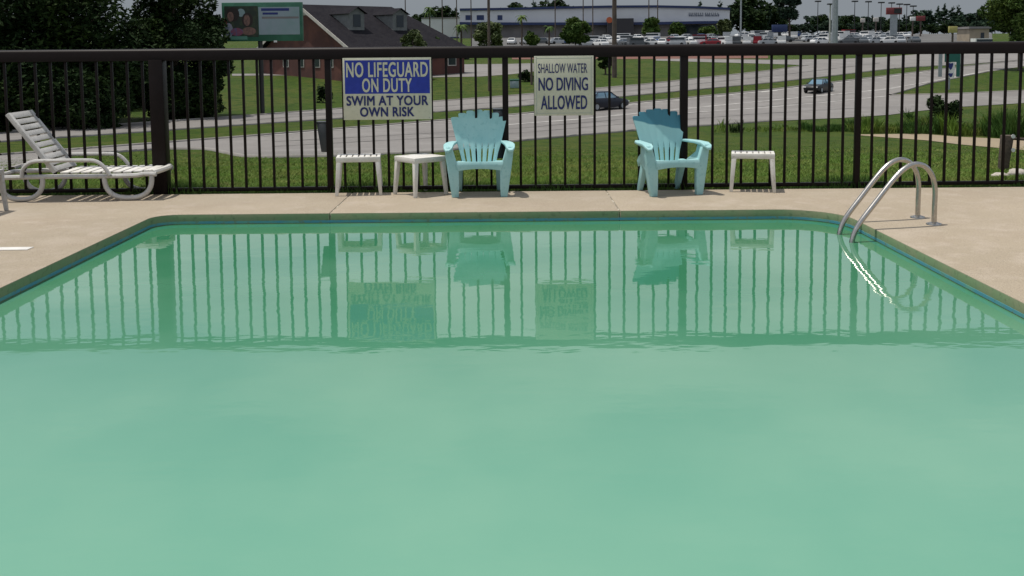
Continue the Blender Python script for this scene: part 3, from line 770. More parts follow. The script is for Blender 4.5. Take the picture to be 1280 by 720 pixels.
# big dark trees on the left, beyond the far carriageway
g1 = ground(62, 163); g1 = Vector((at(55, 100, g1.y+5).x, g1.y+5, float(T(g1.y+5))))
tree('shade_tree', 'huge dark broadleaf tree filling the upper left corner behind the lounger', g1, 13, 6.0, 7.2, 70, 42000, .20, M['leaf_dark'], 3, .42, 'big dark trees at the left')
gx = ground(222, 151); y2 = gx.y+3.2; g2 = Vector((at(222, 100, y2).x, y2, float(T(y2))))
tree('shade_tree', 'dark rounded tree between the huge corner tree and the billboard', g2, 10.5, 4.6, 3.9, 60, 34000, .16, M['leaf_dark'], 5, .25, 'big dark trees at the left')
y3 = y2+9; g3 = Vector((at(150, 100, y3).x, y3, float(T(y3))))
tree('bushy_tree', 'low dark bushy tree filling the gap between the two big left trees', g3, 5.0, 2.4, 3.2, 36, 16000, .17, M['leaf_dark'], 8, .2)
y4 = 62; g4 = Vector((at(-20, 100, y4).x, y4, float(T(y4))))
tree('bushy_tree', 'dark bushy growth at the far left behind the raised lounger back', g4, 4.8, 2.0, 3.4, 36, 16000, .15, M['leaf_dark'], 9, .2)
yr = ground(1264, 88).y; gr = Vector((at(1276, 60, yr).x, yr, float(T(yr))))
tree('roadside_tree', 'green tree with drooping crown at the right edge beside the road', gr, 10.5, 6.0, 4.3, 50, 20000, .2, M['leaf_mid'], 12, .24)

tree('bushy_tree', 'dark thicket under the huge corner tree, right behind the far carriageway', g1+Vector((3.5, -2.6, 0)), 3.6, 1.5, 3.6, 40, 15000, .15, M['leaf_dark'], 10, .15)
tree('bushy_tree', 'dark thicket at the foot of the rounded tree left of the billboard post', g2+Vector((.7, -.4, 0)), 3.6, 1.5, 3.1, 36, 13000, .15, M['leaf_dark'], 13, .15)
# shrubs, weeds
def shrub(name, label, base, rx, rz_, n, ls, ml, seed, group=None, cat='shrub'):
    t = thing(name, label, cat, base, random.uniform(0, 6), group); r_ = random.Random(seed)
    cl = [(r_.uniform(-1, 1)*rx*.65, r_.uniform(-1, 1)*rx*.5, rz_*r_.uniform(.25, .75), rx*r_.uniform(.25, .45), rz_*r_.uniform(.2, .34)) for _ in range(12)]
    V, F = leaf_cloud(cl, n, ls, seed); link('foliage', np_mesh('foliage', V, F, ml), t)
    mb = MB()
    for c in cl[:7]: mb.tube([(c[0]*.3, c[1]*.3, 0), c[:3]], [.02, .008], 5)
    mb.build('stem', M['bark'], t)
    return t
def shrub_px(name, label, px, py, wpx, hpx, n, ls_px, ml, seed, group=None, cat='shrub'):
    p = ground(px, py); k = p.y/FPX
    return shrub(name, label, p, wpx*k/2, hpx*k, n, ls_px*k, ml, seed, group, cat)
shrub_px('roadside_bush', 'dark bush on the verge directly in front of the highway sign', 1180, 152, 46, 32, 2200, 2.2, M['leaf_dark'], 21)
def weeds(name, label, px, py, wpx, hpx, n, ml, seed, group=None):
    p = ground(px, py); k = p.y/FPX; r_ = np.random.default_rng(seed); o = thing(name, label, 'weeds', p, 0, group)
    X = (r_.random(n)*2-1)*wpx*k/2; Yl = (r_.random(n)*2-1)*min(1.2, wpx*k*.35)
    Z = T(p.y+Yl)-p.z; env = .35+.65*np.abs(np.sin(X*2.3+seed)*np.cos(X*.9+seed*2)); h = hpx*k*(.3+.7*r_.random(n))*env
    w = (.008+.020*r_.random(n))*1.2; a = r_.random(n)*np.pi; dx, dy = np.cos(a)*w, np.sin(a)*w; ln = r_.normal(size=(n, 2))*h[:, None]*.28
    m1 = np.stack([X+ln[:, 0]*.4, Yl+ln[:, 1]*.4, Z+h*.6], 1); tp = np.stack([X+ln[:, 0], Yl+ln[:, 1], Z+h], 1); bt = np.stack([X, Yl, Z-.03], 1); d = np.stack([dx, dy, 0*dx], 1)
    V = np.stack([bt-d*.5, m1-d, tp, m1+d], 1).reshape(-1, 3)
    link('blades', np_mesh('blades', V, np.arange(4*n).reshape(n, 4), ml), o); return o
for i, (px, py, w, h) in enumerate([(985, 163, 110, 9), (1050, 163, 90, 15), (1110, 165, 90, 24), (1165, 166, 80, 26), (1222, 168, 90, 34), (1280, 171, 90, 44)]):
    weeds('verge_weeds', ['low fringe of weeds on the verge right of the lone white table', 'knee-high weeds on the verge left of the thin fence post above the ladder', 'tall green weeds on the verge behind the pool ladder top', 'tall green weeds on the verge right below the dark bush', 'thick tall weeds on the verge above the dirt path', 'thickest tall weeds on the verge at the right frame edge'][i], px, py, w, h, 700 if i == 0 else 2600, M['blade_dark'] if i % 2 else M['blade'], 30+i, 'weed patches on the right verge')
weeds('tall_weed', 'dark tall thin weed on the verge right of the two-tone chair', 920, 166, 16, 26, 110, M['leaf_dark'], 41, 'thin weeds on the verge')
weeds('tall_weed', 'wispy pale weed on the verge just right of the two-tone chair', 899, 166, 20, 24, 60, M['blade'], 42, 'thin weeds on the verge')
weeds('tall_weed', 'small upright weed sticking up at the road edge left of the dark bush', 1137, 152, 10, 28, 120, M['blade_dark'], 43, 'thin weeds on the verge')
shrub_px('palm_shrub', 'small spiky dark shrub on the grass left of the NO LIFEGUARD sign', 405, 128, 22, 22, 500, 2.4, M['leaf_dark'], 44)
shrub_px('round_shrub', 'dark round shrub on the far grass behind the SHALLOW WATER sign', 658, 102, 20, 16, 500, 2.0, M['leaf_dark'], 45)

# grass blades, denser towards the fence
def grass():
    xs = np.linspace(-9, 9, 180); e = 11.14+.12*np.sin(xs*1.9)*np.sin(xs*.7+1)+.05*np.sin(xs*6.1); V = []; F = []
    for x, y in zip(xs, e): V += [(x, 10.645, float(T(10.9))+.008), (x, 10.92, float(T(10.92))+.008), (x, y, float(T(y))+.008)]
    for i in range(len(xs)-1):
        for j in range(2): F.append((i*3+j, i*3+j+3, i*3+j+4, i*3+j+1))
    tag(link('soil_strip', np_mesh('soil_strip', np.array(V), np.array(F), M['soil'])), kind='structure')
    m = 26000; X = (rng.random(m)*2-1)*7.5; Y = 10.70+.75*rng.random(m)**1.3; Z = np.where(Y < 10.9, T(10.9), T(Y)); h = (.05+.09*rng.random(m))*(.35+.65*np.abs(np.sin(X*1.3)+.5*np.sin(X*4.7)))
    a = rng.random(m)*np.pi; w = .004+.004*rng.random(m); dx, dy = np.cos(a)*w, np.sin(a)*w; ln = rng.normal(size=(m, 2))*h[:, None]*.4
    V = np.stack([np.stack([X-dx, Y-dy, Z-.01], 1), np.stack([X+dx, Y+dy, Z-.01], 1), np.stack([X+ln[:, 0], Y+np.abs(ln[:, 1])*.4, Z+h], 1)], 1).reshape(-1, 3)
    tag(link('fence_grass', np_mesh('fence_grass', V, np.arange(3*m).reshape(m, 3), M['blade_dark'])), 'darker untrimmed grass growing along the foot of the fence', 'grass', kind='stuff')
    n = 300000
    u = rng.random(n); Y = 10.98 + 40*u**1.9; X = (rng.random(n)*2-1)*(Y*.53+.6)
    keep = np.ones(n, bool); Z = np.where(Y < 10.9, T(10.9), T(Y))
    h = (.035 + .05*rng.random(n))*np.where(Y < 11.0, 1.0+.35*np.abs(np.sin(X*2.1)+.6*np.sin(X*5.3+1)), 1.0)*(1 + .5*np.sin(X*1.7+Y)*np.sin(Y*2.3))
    w = .004 + .006*rng.random(n)+Y*.00025
    a = rng.random(n)*np.pi; h = h*np.clip((52-Y)/18, .15, 1); lean = rng.normal(size=(n, 2))*h[:, None]*1.0
    dx, dy = np.cos(a)*w, np.sin(a)*w
    V = np.stack([np.stack([X-dx, Y-dy, Z-.01], 1), np.stack([X+dx, Y+dy, Z-.01], 1), np.stack([X+lean[:, 0], Y+np.abs(lean[:, 1])*.4, Z+h], 1)], 1).reshape(-1, 3)
    o = link('lawn_grass', np_mesh('lawn_grass', V, np.arange(3*n).reshape(n, 3), M['blade'])); tag(o, 'short green grass on the slope just behind the fence', 'grass', kind='stuff')
grass()

# rocks and the reflector post at the right
rp_ = thing('reflector_post', 'dark leaning wooden post with two white reflectors and a rail, outside the fence at right', 'post', ground(1254, 214))
k = rp_.location.y/FPX; loc = rp_.location
b_, t_ = at(1253, 215, loc.y)-loc, at(1259, 169, loc.y)-loc
w = 6*k
MB().hexa([(b_.x-w*.7, -w, -.1), (b_.x+w*.7, -w, -.1), (b_.x+w*.7, w, -.1), (b_.x-w*.7, w, -.1)], [(t_.x-w, -w, t_.z), (t_.x+w, -w, t_.z), (t_.x+w, w, t_.z), (t_.x-w, w, t_.z)]).build('post', M['pole2'] if 'pole2' in M else M['bark'], rp_, bevel=.01)
for px, py in ((1263.5, 170), (1263.5, 187)):
    q = at(px, py, loc.y)-loc
    MB().cyl((q.x, -w-.006, q.z), (0, 1, 0), 2.6*k, .012, 12).build('reflector', M['lamp'], rp_)
q0, q1 = at(1262, 173, loc.y)-loc, at(1330, 177, loc.y)-loc
MB().tube([(q0.x, 0, q0.z), (q1.x, 0, q1.z)], 1.8*k, 8).build('rail', M['bark'], rp_)
def rock(px, py, wpx, hpx, label):
    p = ground(px, py); k = p.y/FPX; o = thing('rock', label, 'rock', p, 0, 'rocks by the reflector post')
    MB().blob((0, 0, hpx*k*.35), wpx*k/2, wpx*k*.4, hpx*k*.6, 12, 8, .12).build('stone', M['rock'], o, smooth=60)
rock(1250, 224, 24, 9, 'small pale rock at the foot of the reflector post')
rock(1272, 222, 26, 12, 'larger pale rock right of the reflector post foot, at the frame edge')

# ------------------------------------------------------------------ cars
def car_body(mb, mi, L=4.5, W=.86, fast=0):
    sec = [(-2.25, .70, .38, .62), (-2.20, .80, .30, .80), (-1.95, W, .24, .90), (-1.2, W+.02, .22, .95), (0, W+.02, .22, .93), (1.1, W+.02, .22, .90), (1.8, W, .24, .80), (2.15, .78, .30, .68), (2.25, .66, .38, .56)]
    V = []; F = []
    for x, w, z0, z1 in sec:
        V += [(x, -w*.94, z0), (x, -w, (z0+z1)/2), (x, -w*.93, z1), (x, w*.93, z1), (x, w, (z0+z1)/2), (x, w*.94, z0)]
    for i in range(len(sec)-1):
        for j in range(6):
            a, b = i*6+j, i*6+(j+1) % 6; F.append((a, b, b+6, a+6))
    F += [tuple(range(5, -1, -1)), tuple(range((len(sec)-1)*6, len(sec)*6))]
    mb.add(V, F, mi)
def cabin(mb, mi):
    mb.hexa([(-1.65, -.78, .90), (1.02, -.78, .88), (1.02, .78, .88), (-1.65, .78, .90)], [(-.98, -.58, 1.36), (.30, -.58, 1.37), (.30, .58, 1.37), (-.98, .58, 1.36)], mi)
def roof(mb, mi):
    mb.hexa([(-1.02, -.60, 1.355), (.34, -.60, 1.365), (.34, .60, 1.365), (-1.02, .60, 1.355)], [(-.85, -.50, 1.42), (.18, -.50, 1.43), (.18, .50, 1.43), (-.85, .50, 1.42)], mi)
    for x0, x1, xx in ((-1.67, -1.02, 0), (1.04, .34, 0), (-.30, -.28, 1)):
        for s in (-1, 1): mb.tube([(x0, s*.785, .89), (x1, s*.595, 1.365)], .035, 5, mi=mi)
def wheels(mb, mt, mr, one=None):
    for i, (x, s) in enumerate(((-1.38, -1), (-1.38, 1), (1.38, -1), (1.38, 1))):
        if one is not None and i != one: continue
        mb.cyl((x, s*.80, .32), (0, 1, 0), .32, .20, 16, mt)
        mb.cyl((x, s*.905, .32), (0, 1, 0), .20, .02, 12, mr)
def road_car(label, base, rz, pname):
    c = thing('car', label, 'car', base, rz)
    mb = MB(); car_body(mb, 0); mb.build('body', PAINT[pname], c, bevel=.03)
    mb = MB(); cabin(mb, 0); mb.build('windows', M['carglass'], c, bevel=.02)
    mb = MB(); roof(mb, 0); mb.build('roof', PAINT[pname], c, bevel=.015)
    for i in range(4): mb = MB(); wheels(mb, 0, 1, i); mb.build('wheel', [M['tyre'], M['galv']], c)
    for s in (-1, 1):
        MB().box(2.10, 2.262, s*.60-.14, s*.60+.14, .56, .67).build('headlight', M['lamp'], c, bevel=.02)
        MB().box(-2.262, -2.12, s*.60-.13, s*.60+.13, .62, .76).build('tail_light', M['tail'], c, bevel=.02)
        MB().box(.62, .80, s*.93-.07, s*.93+.07, .93, 1.04).build('mirror', PAINT[pname], c, bevel=.02)
    MB().box(-2.275, -2.24, -.26, .26, .50, .62).build('licence_plate', M['hwwhite'], c)
    return c
def road_dir(px, edge):
    a, b = ground(px-25, np.interp(px-25, *zip(*edge))), ground(px+25, np.interp(px+25, *zip(*edge))); return math.atan2(b.y-a.y, b.x-a.x)
ca = road_car('dark navy car with pale blue windows passing right of the SHALLOW WATER sign', ground(752, 137.5), road_dir(752, MED_LO), 'navy')
cb = road_car('small black car alone on the highway at the right, seen at an angle', ground(1023, 115.5), road_dir(1023, MED_LO)+math.pi+.25, 'black'); cb.scale = (.84, .84, .84)

# simple parked cars in the dealer lot: one mesh each, shared between alike cars
def lot_mesh(pname, van=False):
    mb = MB()
    car_body(mb, 0); cabin(mb, 1); roof(mb, 0); wheels(mb, 2, 2)
    if van: mb.box(-2.1, .9, -.80, .80, .9, 1.75, 0); mb.box(-1.9, .93, -.815, .815, 1.2, 1.6, 1)
    return mb.mesh('parked_car', [PAINT[pname], M['glass'], M['tyre']], smooth=30)
LOT = {}
def lot_car(px, Y, rz, pname, van, label, grp='cars parked on the distant dealer lot'):
    key = (pname, van)
    if key not in LOT: LOT[key] = lot_mesh(*key)
    o = link('parked_car', LOT[key]); X = at(px, 50, Y).x
    o.location = (X, Y, float(T(Y))); o.rotation_euler.z = rz
    tag(o, label, 'car', grp)
lr = random.Random(5)
names = ['white']*8 + ['silver']*5 + ['grey']*3 + ['blue', 'red']
for row, (Y, a, b, step) in enumerate([(208, 735, 1150, 15.5), (222, 640, 1135, 17), (238, 742, 1130, 16), (252, 930, 1120, 16)]):
    px = a
    while px < b:
        if not (lr.random() < .12):
            nm = lr.choice(names); van = lr.random() < .25
            lab = {'white': 'tiny white', 'silver': 'tiny silver', 'grey': 'tiny dark grey', 'blue': 'tiny blue', 'red': 'tiny red'}[nm] + (' tall van' if van else ' low car') + ' in the ' + ['front', 'second', 'third', 'back'][row] + ' lot row, ' + ('left of the dark utility pole' if px < 768 else 'below the navy band' if px < 915 else 'left of the conifer' if px < 985 else 'between conifer and pylon' if px < 1043 else 'right of the thick pylon')
            lot_car(px, Y + lr.uniform(-1.5, 1.5), lr.choice([0.3, .4, 1.4, 1.9, 2.9]) + lr.uniform(-.1, .1), nm, van, lab)
        px += step*lr.uniform(.8, 1.25)
lot_car(553, 150, .2, 'white', False, 'white car parked in the drive left of the plain chair, just under the rail', None)
lot_car(571, 147, .2, 'white', True, 'white van parked in the drive just left of the utility pole foot', None)
uc = thing('utility_cabinet', 'small pale blue utility cabinet on the far grass beside the middle fence post', 'cabinet', ground(643, 110)); k_ = uc.location.y/FPX
MB().box(-5.5*k_, 5.5*k_, -.3, .3, 0, 9*k_).build('housing', M['bblight'], uc, bevel=.03); MB().box(-5.9*k_, 5.9*k_, -.34, .34, 9*k_+.002, 11*k_).build('lid', M['bbgreen'], uc, bevel=.02)

# ------------------------------------------------------------------ billboard
def billboard():
    Y = ground(328, 143).y; base = ground(328, 143)
    bb = thing('billboard', 'green framed billboard with a picture at left and pale panel at right', 'billboard', base)
    o = base
    def P(px, py): q = at(px, py, Y); return q.x-o.x, q.z-o.z
    x0, z1 = P(277.5, 3.5); x1, z0 = P(379, 51)
    MB().box(x0, x1, -.15, .25, z0, z1).build('frame', M['bbgreen'], bb, bevel=.02)
    def panel(nm, a, b, c, d, m, y=-.17):
        ax, az = P(a, b); bx, bz = P(c, d); return MB().box(ax, bx, y, -.145, bz, az).build(nm, m, bb, smooth=0)
    panel('picture', 281, 8, 324, 46, M['bbdark'])
    panel('text_panel', 323.5, 9, 375.5, 43, M['bblight'])
    def disc(nm, px, py, rx, ry, m, y):
        cx, cz = P(px, py); k = Y/FPX; poly = [(cx+rx*k*math.cos(a), cz+ry*k*math.sin(a)) for a in np.linspace(0, 2*math.pi, 15)[:-1]]
        MB().prism(poly, y, y+.012, lambda u, v, a: (u, a, v)).build(nm, m, bb, smooth=0)
    for (px, py, rx, ry, m, y) in ((292, 18, 8, 9, 'hair', -.185), (310, 25, 7, 9, 'hair', -.185), (289, 21, 4, 6, 'skin', -.195), (309.5, 25.5, 4, 7, 'skin', -.195),
                                   (287, 38, 5, 9, 'pale', -.19), (297, 40, 8, 5, 'pink', -.20), (312, 39, 9, 5, 'skin', -.192), (302, 16, 5, 5, 'bblight', -.18), (282.5, 33, 3, 7, 'red', -.182)):
        disc('print_shape', px, py, rx, ry, M[m], y)
    for a, b, y, h in ((327, 362, 12, 3), (329, 348, 17, 2.5), (328, 374, 22, 2.2)):
        panel('print_line', a, y-h/2, b, y+h/2, M['hwblue'] if h > 2.3 else M['bgrey'], -.178)
    panel('print_line', 284, 45.5, 310, 49.5, M['bblight2'], -.185)
    panel('name_plate', 343, 50.5, 347, 53, M['hwwhite'], -.185)
    zb = P(328, 51)[1]
    MB().tube([(0, .05, -.3), (0, .05, zb+.05)], .17, 10).build('post', M['dark'], bb)
M['bblight2'] = mat('pale_green_print', (.09, .24, .18), .6)
billboard()

# ------------------------------------------------------------------ brick house
def house():
    Y1 = 108.0
    p = at(380, 57, Y1); base = Vector((p.x, Y1, float(T(Y1))))
    hs = thing('brick_house', 'dark red brick house with charcoal roof and dormers right of the billboard', 'house', base, R(-46))
    # local: x across the gable (right +), y along the ridge (away)
    k = Y1/FPX; ev = at(450, 57.5, Y1).z-base.z; pk_ = at(380, 5.5, Y1).z-base.z; hw = 8.6; Ln = 11.6; hip = 3.2
    w = MB(); gable = [(-hw, -.3), (hw, -.3), (hw, ev-.55), (0, pk_-.3), (-hw, ev-.55)]
    w.prism(gable, 0, .3, lambda u, v, a: (u, a, v)); w.box(hw-.3, hw, .31, Ln+hip, -.3, ev-.4); w.box(-hw, -hw+.3, .31, Ln+hip, -.3, ev-.4); w.box(-hw+.3, hw-.3, Ln+hip-.3, Ln+hip, -.3, ev-.4)
    w.build('wall', M['brick'], hs, smooth=0)
    r = MB(); o = .55; th = .2
    def slope(s):
        e = (s*(hw+o), ev-o*.62)
        top = [(0, -.5, pk_), (0, Ln, pk_), (e[0], Ln+hip+o, e[1]), (e[0], -.5, e[1])]
        r.hexa([(x, y, z-th) for x, y, z in top], top)
    slope(1); slope(-1)
    top = [(0, Ln+.01, pk_), (hw+o, Ln+hip+o+.01, ev-o*.62), (-hw-o, Ln+hip+o+.01, ev-o*.62)]
    r.add([(x, y, z-.02) for x, y, z in top], [(0, 1, 2)])
    rf = r.build('roof', M['shingle'], hs, smooth=0)
    for s in (-1, 1):
        a = Vector((0, -.53, pk_-.02)); b = Vector((s*(hw+o), -.53, ev-o*.62-.02))
        MB().hexa([a+Vector((0, -.05, -.34)), b+Vector((0, -.05, -.34)), b+Vector((0, .0, -.34)), a+Vector((0, .0, -.34))], [a+Vector((0, -.05, .03)), b+Vector((0, -.05, .03)), b+Vector((0, 0, .03)), a+Vector((0, 0, .03))]).build('verge_board', M['trim'], hs, smooth=0)
    MB().prism([(-1.1, pk_-1.15), (1.1, pk_-1.15), (0, pk_-.25)], -.06, -.02, lambda u, v, a: (u, a, v)).build('gable_vent', M['trim'], hs, smooth=0)
    slp = (pk_-(ev-o*.62))/(hw+o)
    for yc in (3.0, 8.6):
        xf = hw*.62; zf = pk_-slp*xf; zt2 = zf+1.75; d = MB()
        xb = (pk_-zt2)/slp
        # cheek walls and front
        for s in (-1, 1): d.add([(xf, yc+s*.95, zf-.1), (xf, yc+s*.95, zt2), (xb, yc+s*.95, zt2)], [(0, 1, 2)])
        d.add([(xf, yc-.95, zf-.1), (xf, yc+.95, zf-.1), (xf, yc+.95, zt2), (xf, yc, zt2+.55), (xf, yc-.95, zt2)], [(0, 1, 2, 3, 4)])
        dm = d.build('dormer', M['dormer'], hs, smooth=0)
        MB().box(xf+.01, xf+.05, yc-.45, yc+.45, zf+.35, zt2-.15).build('window', M['glass'], dm, smooth=0)
        rr = MB(); xr = (pk_-zt2-.6)/slp
        for s in (-1, 1):
            rr.add([(xf+.3, yc, zt2+.62), (xf+.3, yc+s*1.2, zt2-.08), (xb-.1, yc+s*1.2, zt2-.08), (xr-.1, yc, zt2+.62)], [(0, 1, 2, 3)])
        rr.build('dormer_roof', M['shingle'], dm, smooth=0)
    for x in (-3.6, -.6, 2.4, 4.8):
        f = MB().box(x-.55, x+.55, -.05, -.003, ev-2.2, ev-.7).build('window', M['trim'], hs, smooth=0)
        MB().box(x-.45, x+.45, -.07, -.052, ev-2.1, ev-.8).build('pane', M['glass'], f, smooth=0)
    for y in (2.5, 6, 9.5, 13):
        f = MB().box(hw+.003, hw+.05, y-.6, y+.6, ev-2.2, ev-.6).build('window', M['trim'], hs, smooth=0)
        MB().box(hw+.052, hw+.07, y-.5, y+.5, ev-2.1, ev-.7).build('pane', M['glass'], f, smooth=0)
house()

# ------------------------------------------------------------------ dealership building
def dealer():
    Y = 288.0; zb = float(T(Y)); p = at(575, 50, Y); base = Vector((at(744, 50, Y).x, Y, zb))
    d = thing('dealership', 'long white commercial building with navy bands behind the car lot', 'building', base)
    def X(px): return at(px, 30, Y).x-base.x
    def Z(py, px=744): return at(px, py, Y).z-base.z
    cols = [(575, 11.5, 27.5), (640, 10.5, 28), (700, 9, 28), (760, 7.8, 28), (820, 7.5, 27.5), (870, 8.5, 26.5), (912, 10.5, 26)]
    def strip(nm, f0, f1, y0, m):
        mb = MB()
        for (a, t0, b0), (b, t1, b1) in zip(cols[:-1], cols[1:]):
            za0, za1 = f0(t0, b0, a), f1(t0, b0, a); zb0, zb1 = f0(t1, b1, b), f1(t1, b1, b)
            mb.hexa([(X(a), y0, za0), (X(b), y0, zb0), (X(b), 6, zb0), (X(a), 6, za0)], [(X(a), y0, za1), (X(b), y0, zb1), (X(b), 6, zb1), (X(a), 6, za1)])
        return mb.build(nm, m, d, smooth=0)
    strip('upper_wall', lambda t, b, x: Z(b, x), lambda t, b, x: Z(t, x), 0, M['bwhite'])
    strip('parapet_band', lambda t, b, x: Z(t+1.9, x), lambda t, b, x: Z(t-.9, x), -.5, M['bblue'])
    strip('canopy_band', lambda t, b, x: Z(b+3.4, x), lambda t, b, x: Z(b+.2, x), -2.0, M['bblue'])
    strip('lower_wall', lambda t, b, x: -1.0, lambda t, b, x: Z(b+.1, x), 1.0, M['bgrey'])
    strip('showroom_glass', lambda t, b, x: .3, lambda t, b, x: Z(b+4.5, x), .8, M['glass']) if False else None
    MB().box(X(838), X(912), .7, .98, .2, Z(31, 875)).build('showroom_glass', M['glass'], d, smooth=0)
    for a, b in ((582, 590), (596, 605), (622, 628)):
        MB().box(X(a), X(b), -.1, -.01, Z(25, a), Z(19, a)).build('window', M['bblue'], d, smooth=0)
    MB().box(X(758), X(790), -4, -.6, -.5, Z(23.5, 775)).build('entrance_block', M['bent'], d, smooth=0)
    MB().cyl((X(760), -4.1, Z(25.5, 760)), (0, 1, 0), .85, .3, 14).build('orange_lamp', M['orange'], d)
    # sign too small to read: uneven dark strokes of two short words
    r_ = random.Random(3)
    for a, b in ((861, 878.5), (881.5, 899)):
        x = a
        while x < b:
            w_ = r_.uniform(1.1, 2.0); mb = MB()
            mb.box(X(x), X(x+.55), -.2, -.01, Z(20.2, x), Z(15.8, x)); mb.box(X(x+.55), X(min(x+w_, b)), -.2, -.01, Z(20.2, x), Z(20.2-r_.uniform(.8, 2.5), x))
            mb.build('lettering', M['bgrey2'], d, smooth=0); x += w_+.9
    # low annex at the left
    an = thing('annex_building', 'low pale annex building at the left end of the white dealership', 'building', Vector((at(556, 50, Y+6).x, Y+6, float(T(Y+6)))))
    xa, xb = at(527, 30, Y+6).x-an.location.x, at(575, 30, Y+6).x-an.location.x
    MB().box(xa, xb, 0, 12, -1, at(556, 23, Y+6).z-an.location.z).build('wall', M['bwhite'], an, smooth=0)
    MB().box(xa, xb, -.3, 12.3, at(556, 23, Y+6).z-an.location.z+.01, at(556, 21.8, Y+6).z-an.location.z).build('roof', M['bgrey'], an, smooth=0)
    MB().box(at(559, 30, Y).x-an.location.x, at(572, 30, Y).x-an.location.x, -.2, -.01, at(556, 49, Y).z-an.location.z, at(556, 46, Y).z-an.location.z).build('window', M['bblue'], an, smooth=0)
M['bent'] = mat('dark_entrance_cladding', (.03, .028, .032), .6); M['bgrey2'] = mat('slate_letters', (.10, .12, .16), .6)
dealer()

# ------------------------------------------------------------------ far trees, palms
def proto(name, cat, H, ch, cr, ncl, nl, ls, ml, seed, tr):
    t = thing(name, 'x', cat, (0, -200, -60)); tree_parts(t, H, ch, cr, ncl, nl, ls, ml, seed, tr); return t
def pine(seed, H=14):
    t = thing('pine_tree', 'x', 'tree', (0, -200, -60)); r_ = random.Random(seed); cl = []
    for i in range(26):
        f = i/25; z = H*(.38+.6*f); rr = (1-f)*H*.20+.5; a = r_.uniform(0, 6.28); q = r_.uniform(.2, .9)*rr
        cl.append((math.cos(a)*q, math.sin(a)*q, z, rr*.42, .45))
    V, F = leaf_cloud(cl, 2600, .42, seed); link('crown', np_mesh('crown', V, F, M['leaf_pine']), t)
    mb = MB(); mb.tube([(0, 0, -.5), (0, 0, H*.9)], [.22, .06], 6)
    mb.build('trunk', M['bark'], t); return t
P_ = [proto('broadleaf_tree', 'tree', 11, 6.2, 4.2, 26, 2600, .50, M['leaf_pine'], 61, .25), proto('broadleaf_tree', 'tree', 9, 4.6, 4.8, 26, 2600, .50, M['leaf_dark'], 62, .25), pine(63), pine(64, 16)]
labs = ['rounded blue green tree in the distant tree line above the fence rail', 'broad dark green tree in the distant tree line above the fence rail',
        'slender pine in the distant tree line above the fence rail', 'tall pine in the distant tree line above the fence rail']
first = [True]*4
def place(px):
    return ('the tree line far behind the big left trees' if px < 290 else 'the far trees above the house roof end' if px < 530 else 'the far trees above the annex building' if px < 575 else
            'the trees over the left half of the dealership roof' if px < 760 else 'the pines over the right end of the dealership roof' if px < 915 else
            'the tall dark trees between dealership and conifer' if px < 975 else 'the distant trees around the thick pylon' if px < 1100 else
            'the distant trees around the red signs' if px < 1165 else 'the tall far trees above the highway sign' if px < 1205 else 'the far trees above the beige building')
def far_tree(i, px, py_top, Y, kk=1.0):
    zb = float(T(Y)); top = at(px, py_top, Y).z; Hs = [11, 9, 13.9, 15.9][i]
    s = max(.35, (top-zb)/Hs); loc = (at(px, 40, Y).x, Y, zb)
    if first[i]:
        o = P_[i]; o.location = loc; first[i] = False
    else: o = dup(P_[i], loc)
    o.rotation_euler = (0, 0, random.uniform(0, 6)); o.scale = (s*kk, s*kk, s); o['label'] = labs[i].replace('the distant tree line above the fence rail', place(px)); o['group'] = 'trees of the distant tree line'
fr = random.Random(9)
for px, py, i in [(545, 9, 0), (556, 6, 1), (535, 12, 0), (570, 10, 2), (630, 4, 0), (642, 2, 1), (655, 3, 0), (668, 1, 2), (680, 2, 0), (694, -2, 1), (690, 3, 2), (705, 5, 0), (875, 2, 2), (885, 6, 0), (900, 1, 3), (912, 5, 0),
                  (925, -4, 0), (938, -6, 1), (950, 4, 0), (958, 8, 2), (965, 6, 1), (1015, 16, 0), (1030, 17, 1), (1052, 16, 0), (1062, 18, 1), (1078, 17, 0), (1090, 19, 2), (1100, 18, 0), (1118, 20, 1), (1130, 18, 2),
                  (1142, 15, 0), (1152, 8, 0), (1162, 12, 2), (1172, 7, 3), (1180, 4, 3), (1190, 8, 2), (1197, 6, 3), (1208, 14, 0), (1220, 12, 0), (1230, 14, 1), (1240, 13, 0), (1255, 12, 1), (1275, 8, 0), (1300, 10, 1),
                  (505, 14, 0), (520, 17, 1), (480, 14, 0), (-40, 20, 0), (10, 22, 1), (60, 20, 0), (110, 18, 1), (160, 24, 0), (190, 22, 1), (245, 20, 0), (268, 24, 1), (1325, 8, 0), (-90, 15, 1)]:
    far_tree(i, px, py, 345 + fr.uniform(-20, 60), 1.15)
for k in range(34):
    far_tree(fr.choice([0, 1, 0]), 990 + k*9.5 + fr.uniform(-4, 4), fr.uniform(22, 32), fr.uniform(285, 330), 1.5)
tree('conifer', 'dense dark conifer standing tall left of the thick grey pylon', Vector((at(987, 40, 230).x, 230, float(T(230)))), 14.5, 9.2, 3.6, 40, 9000, .32, M['leaf_pine'], 71, .3)
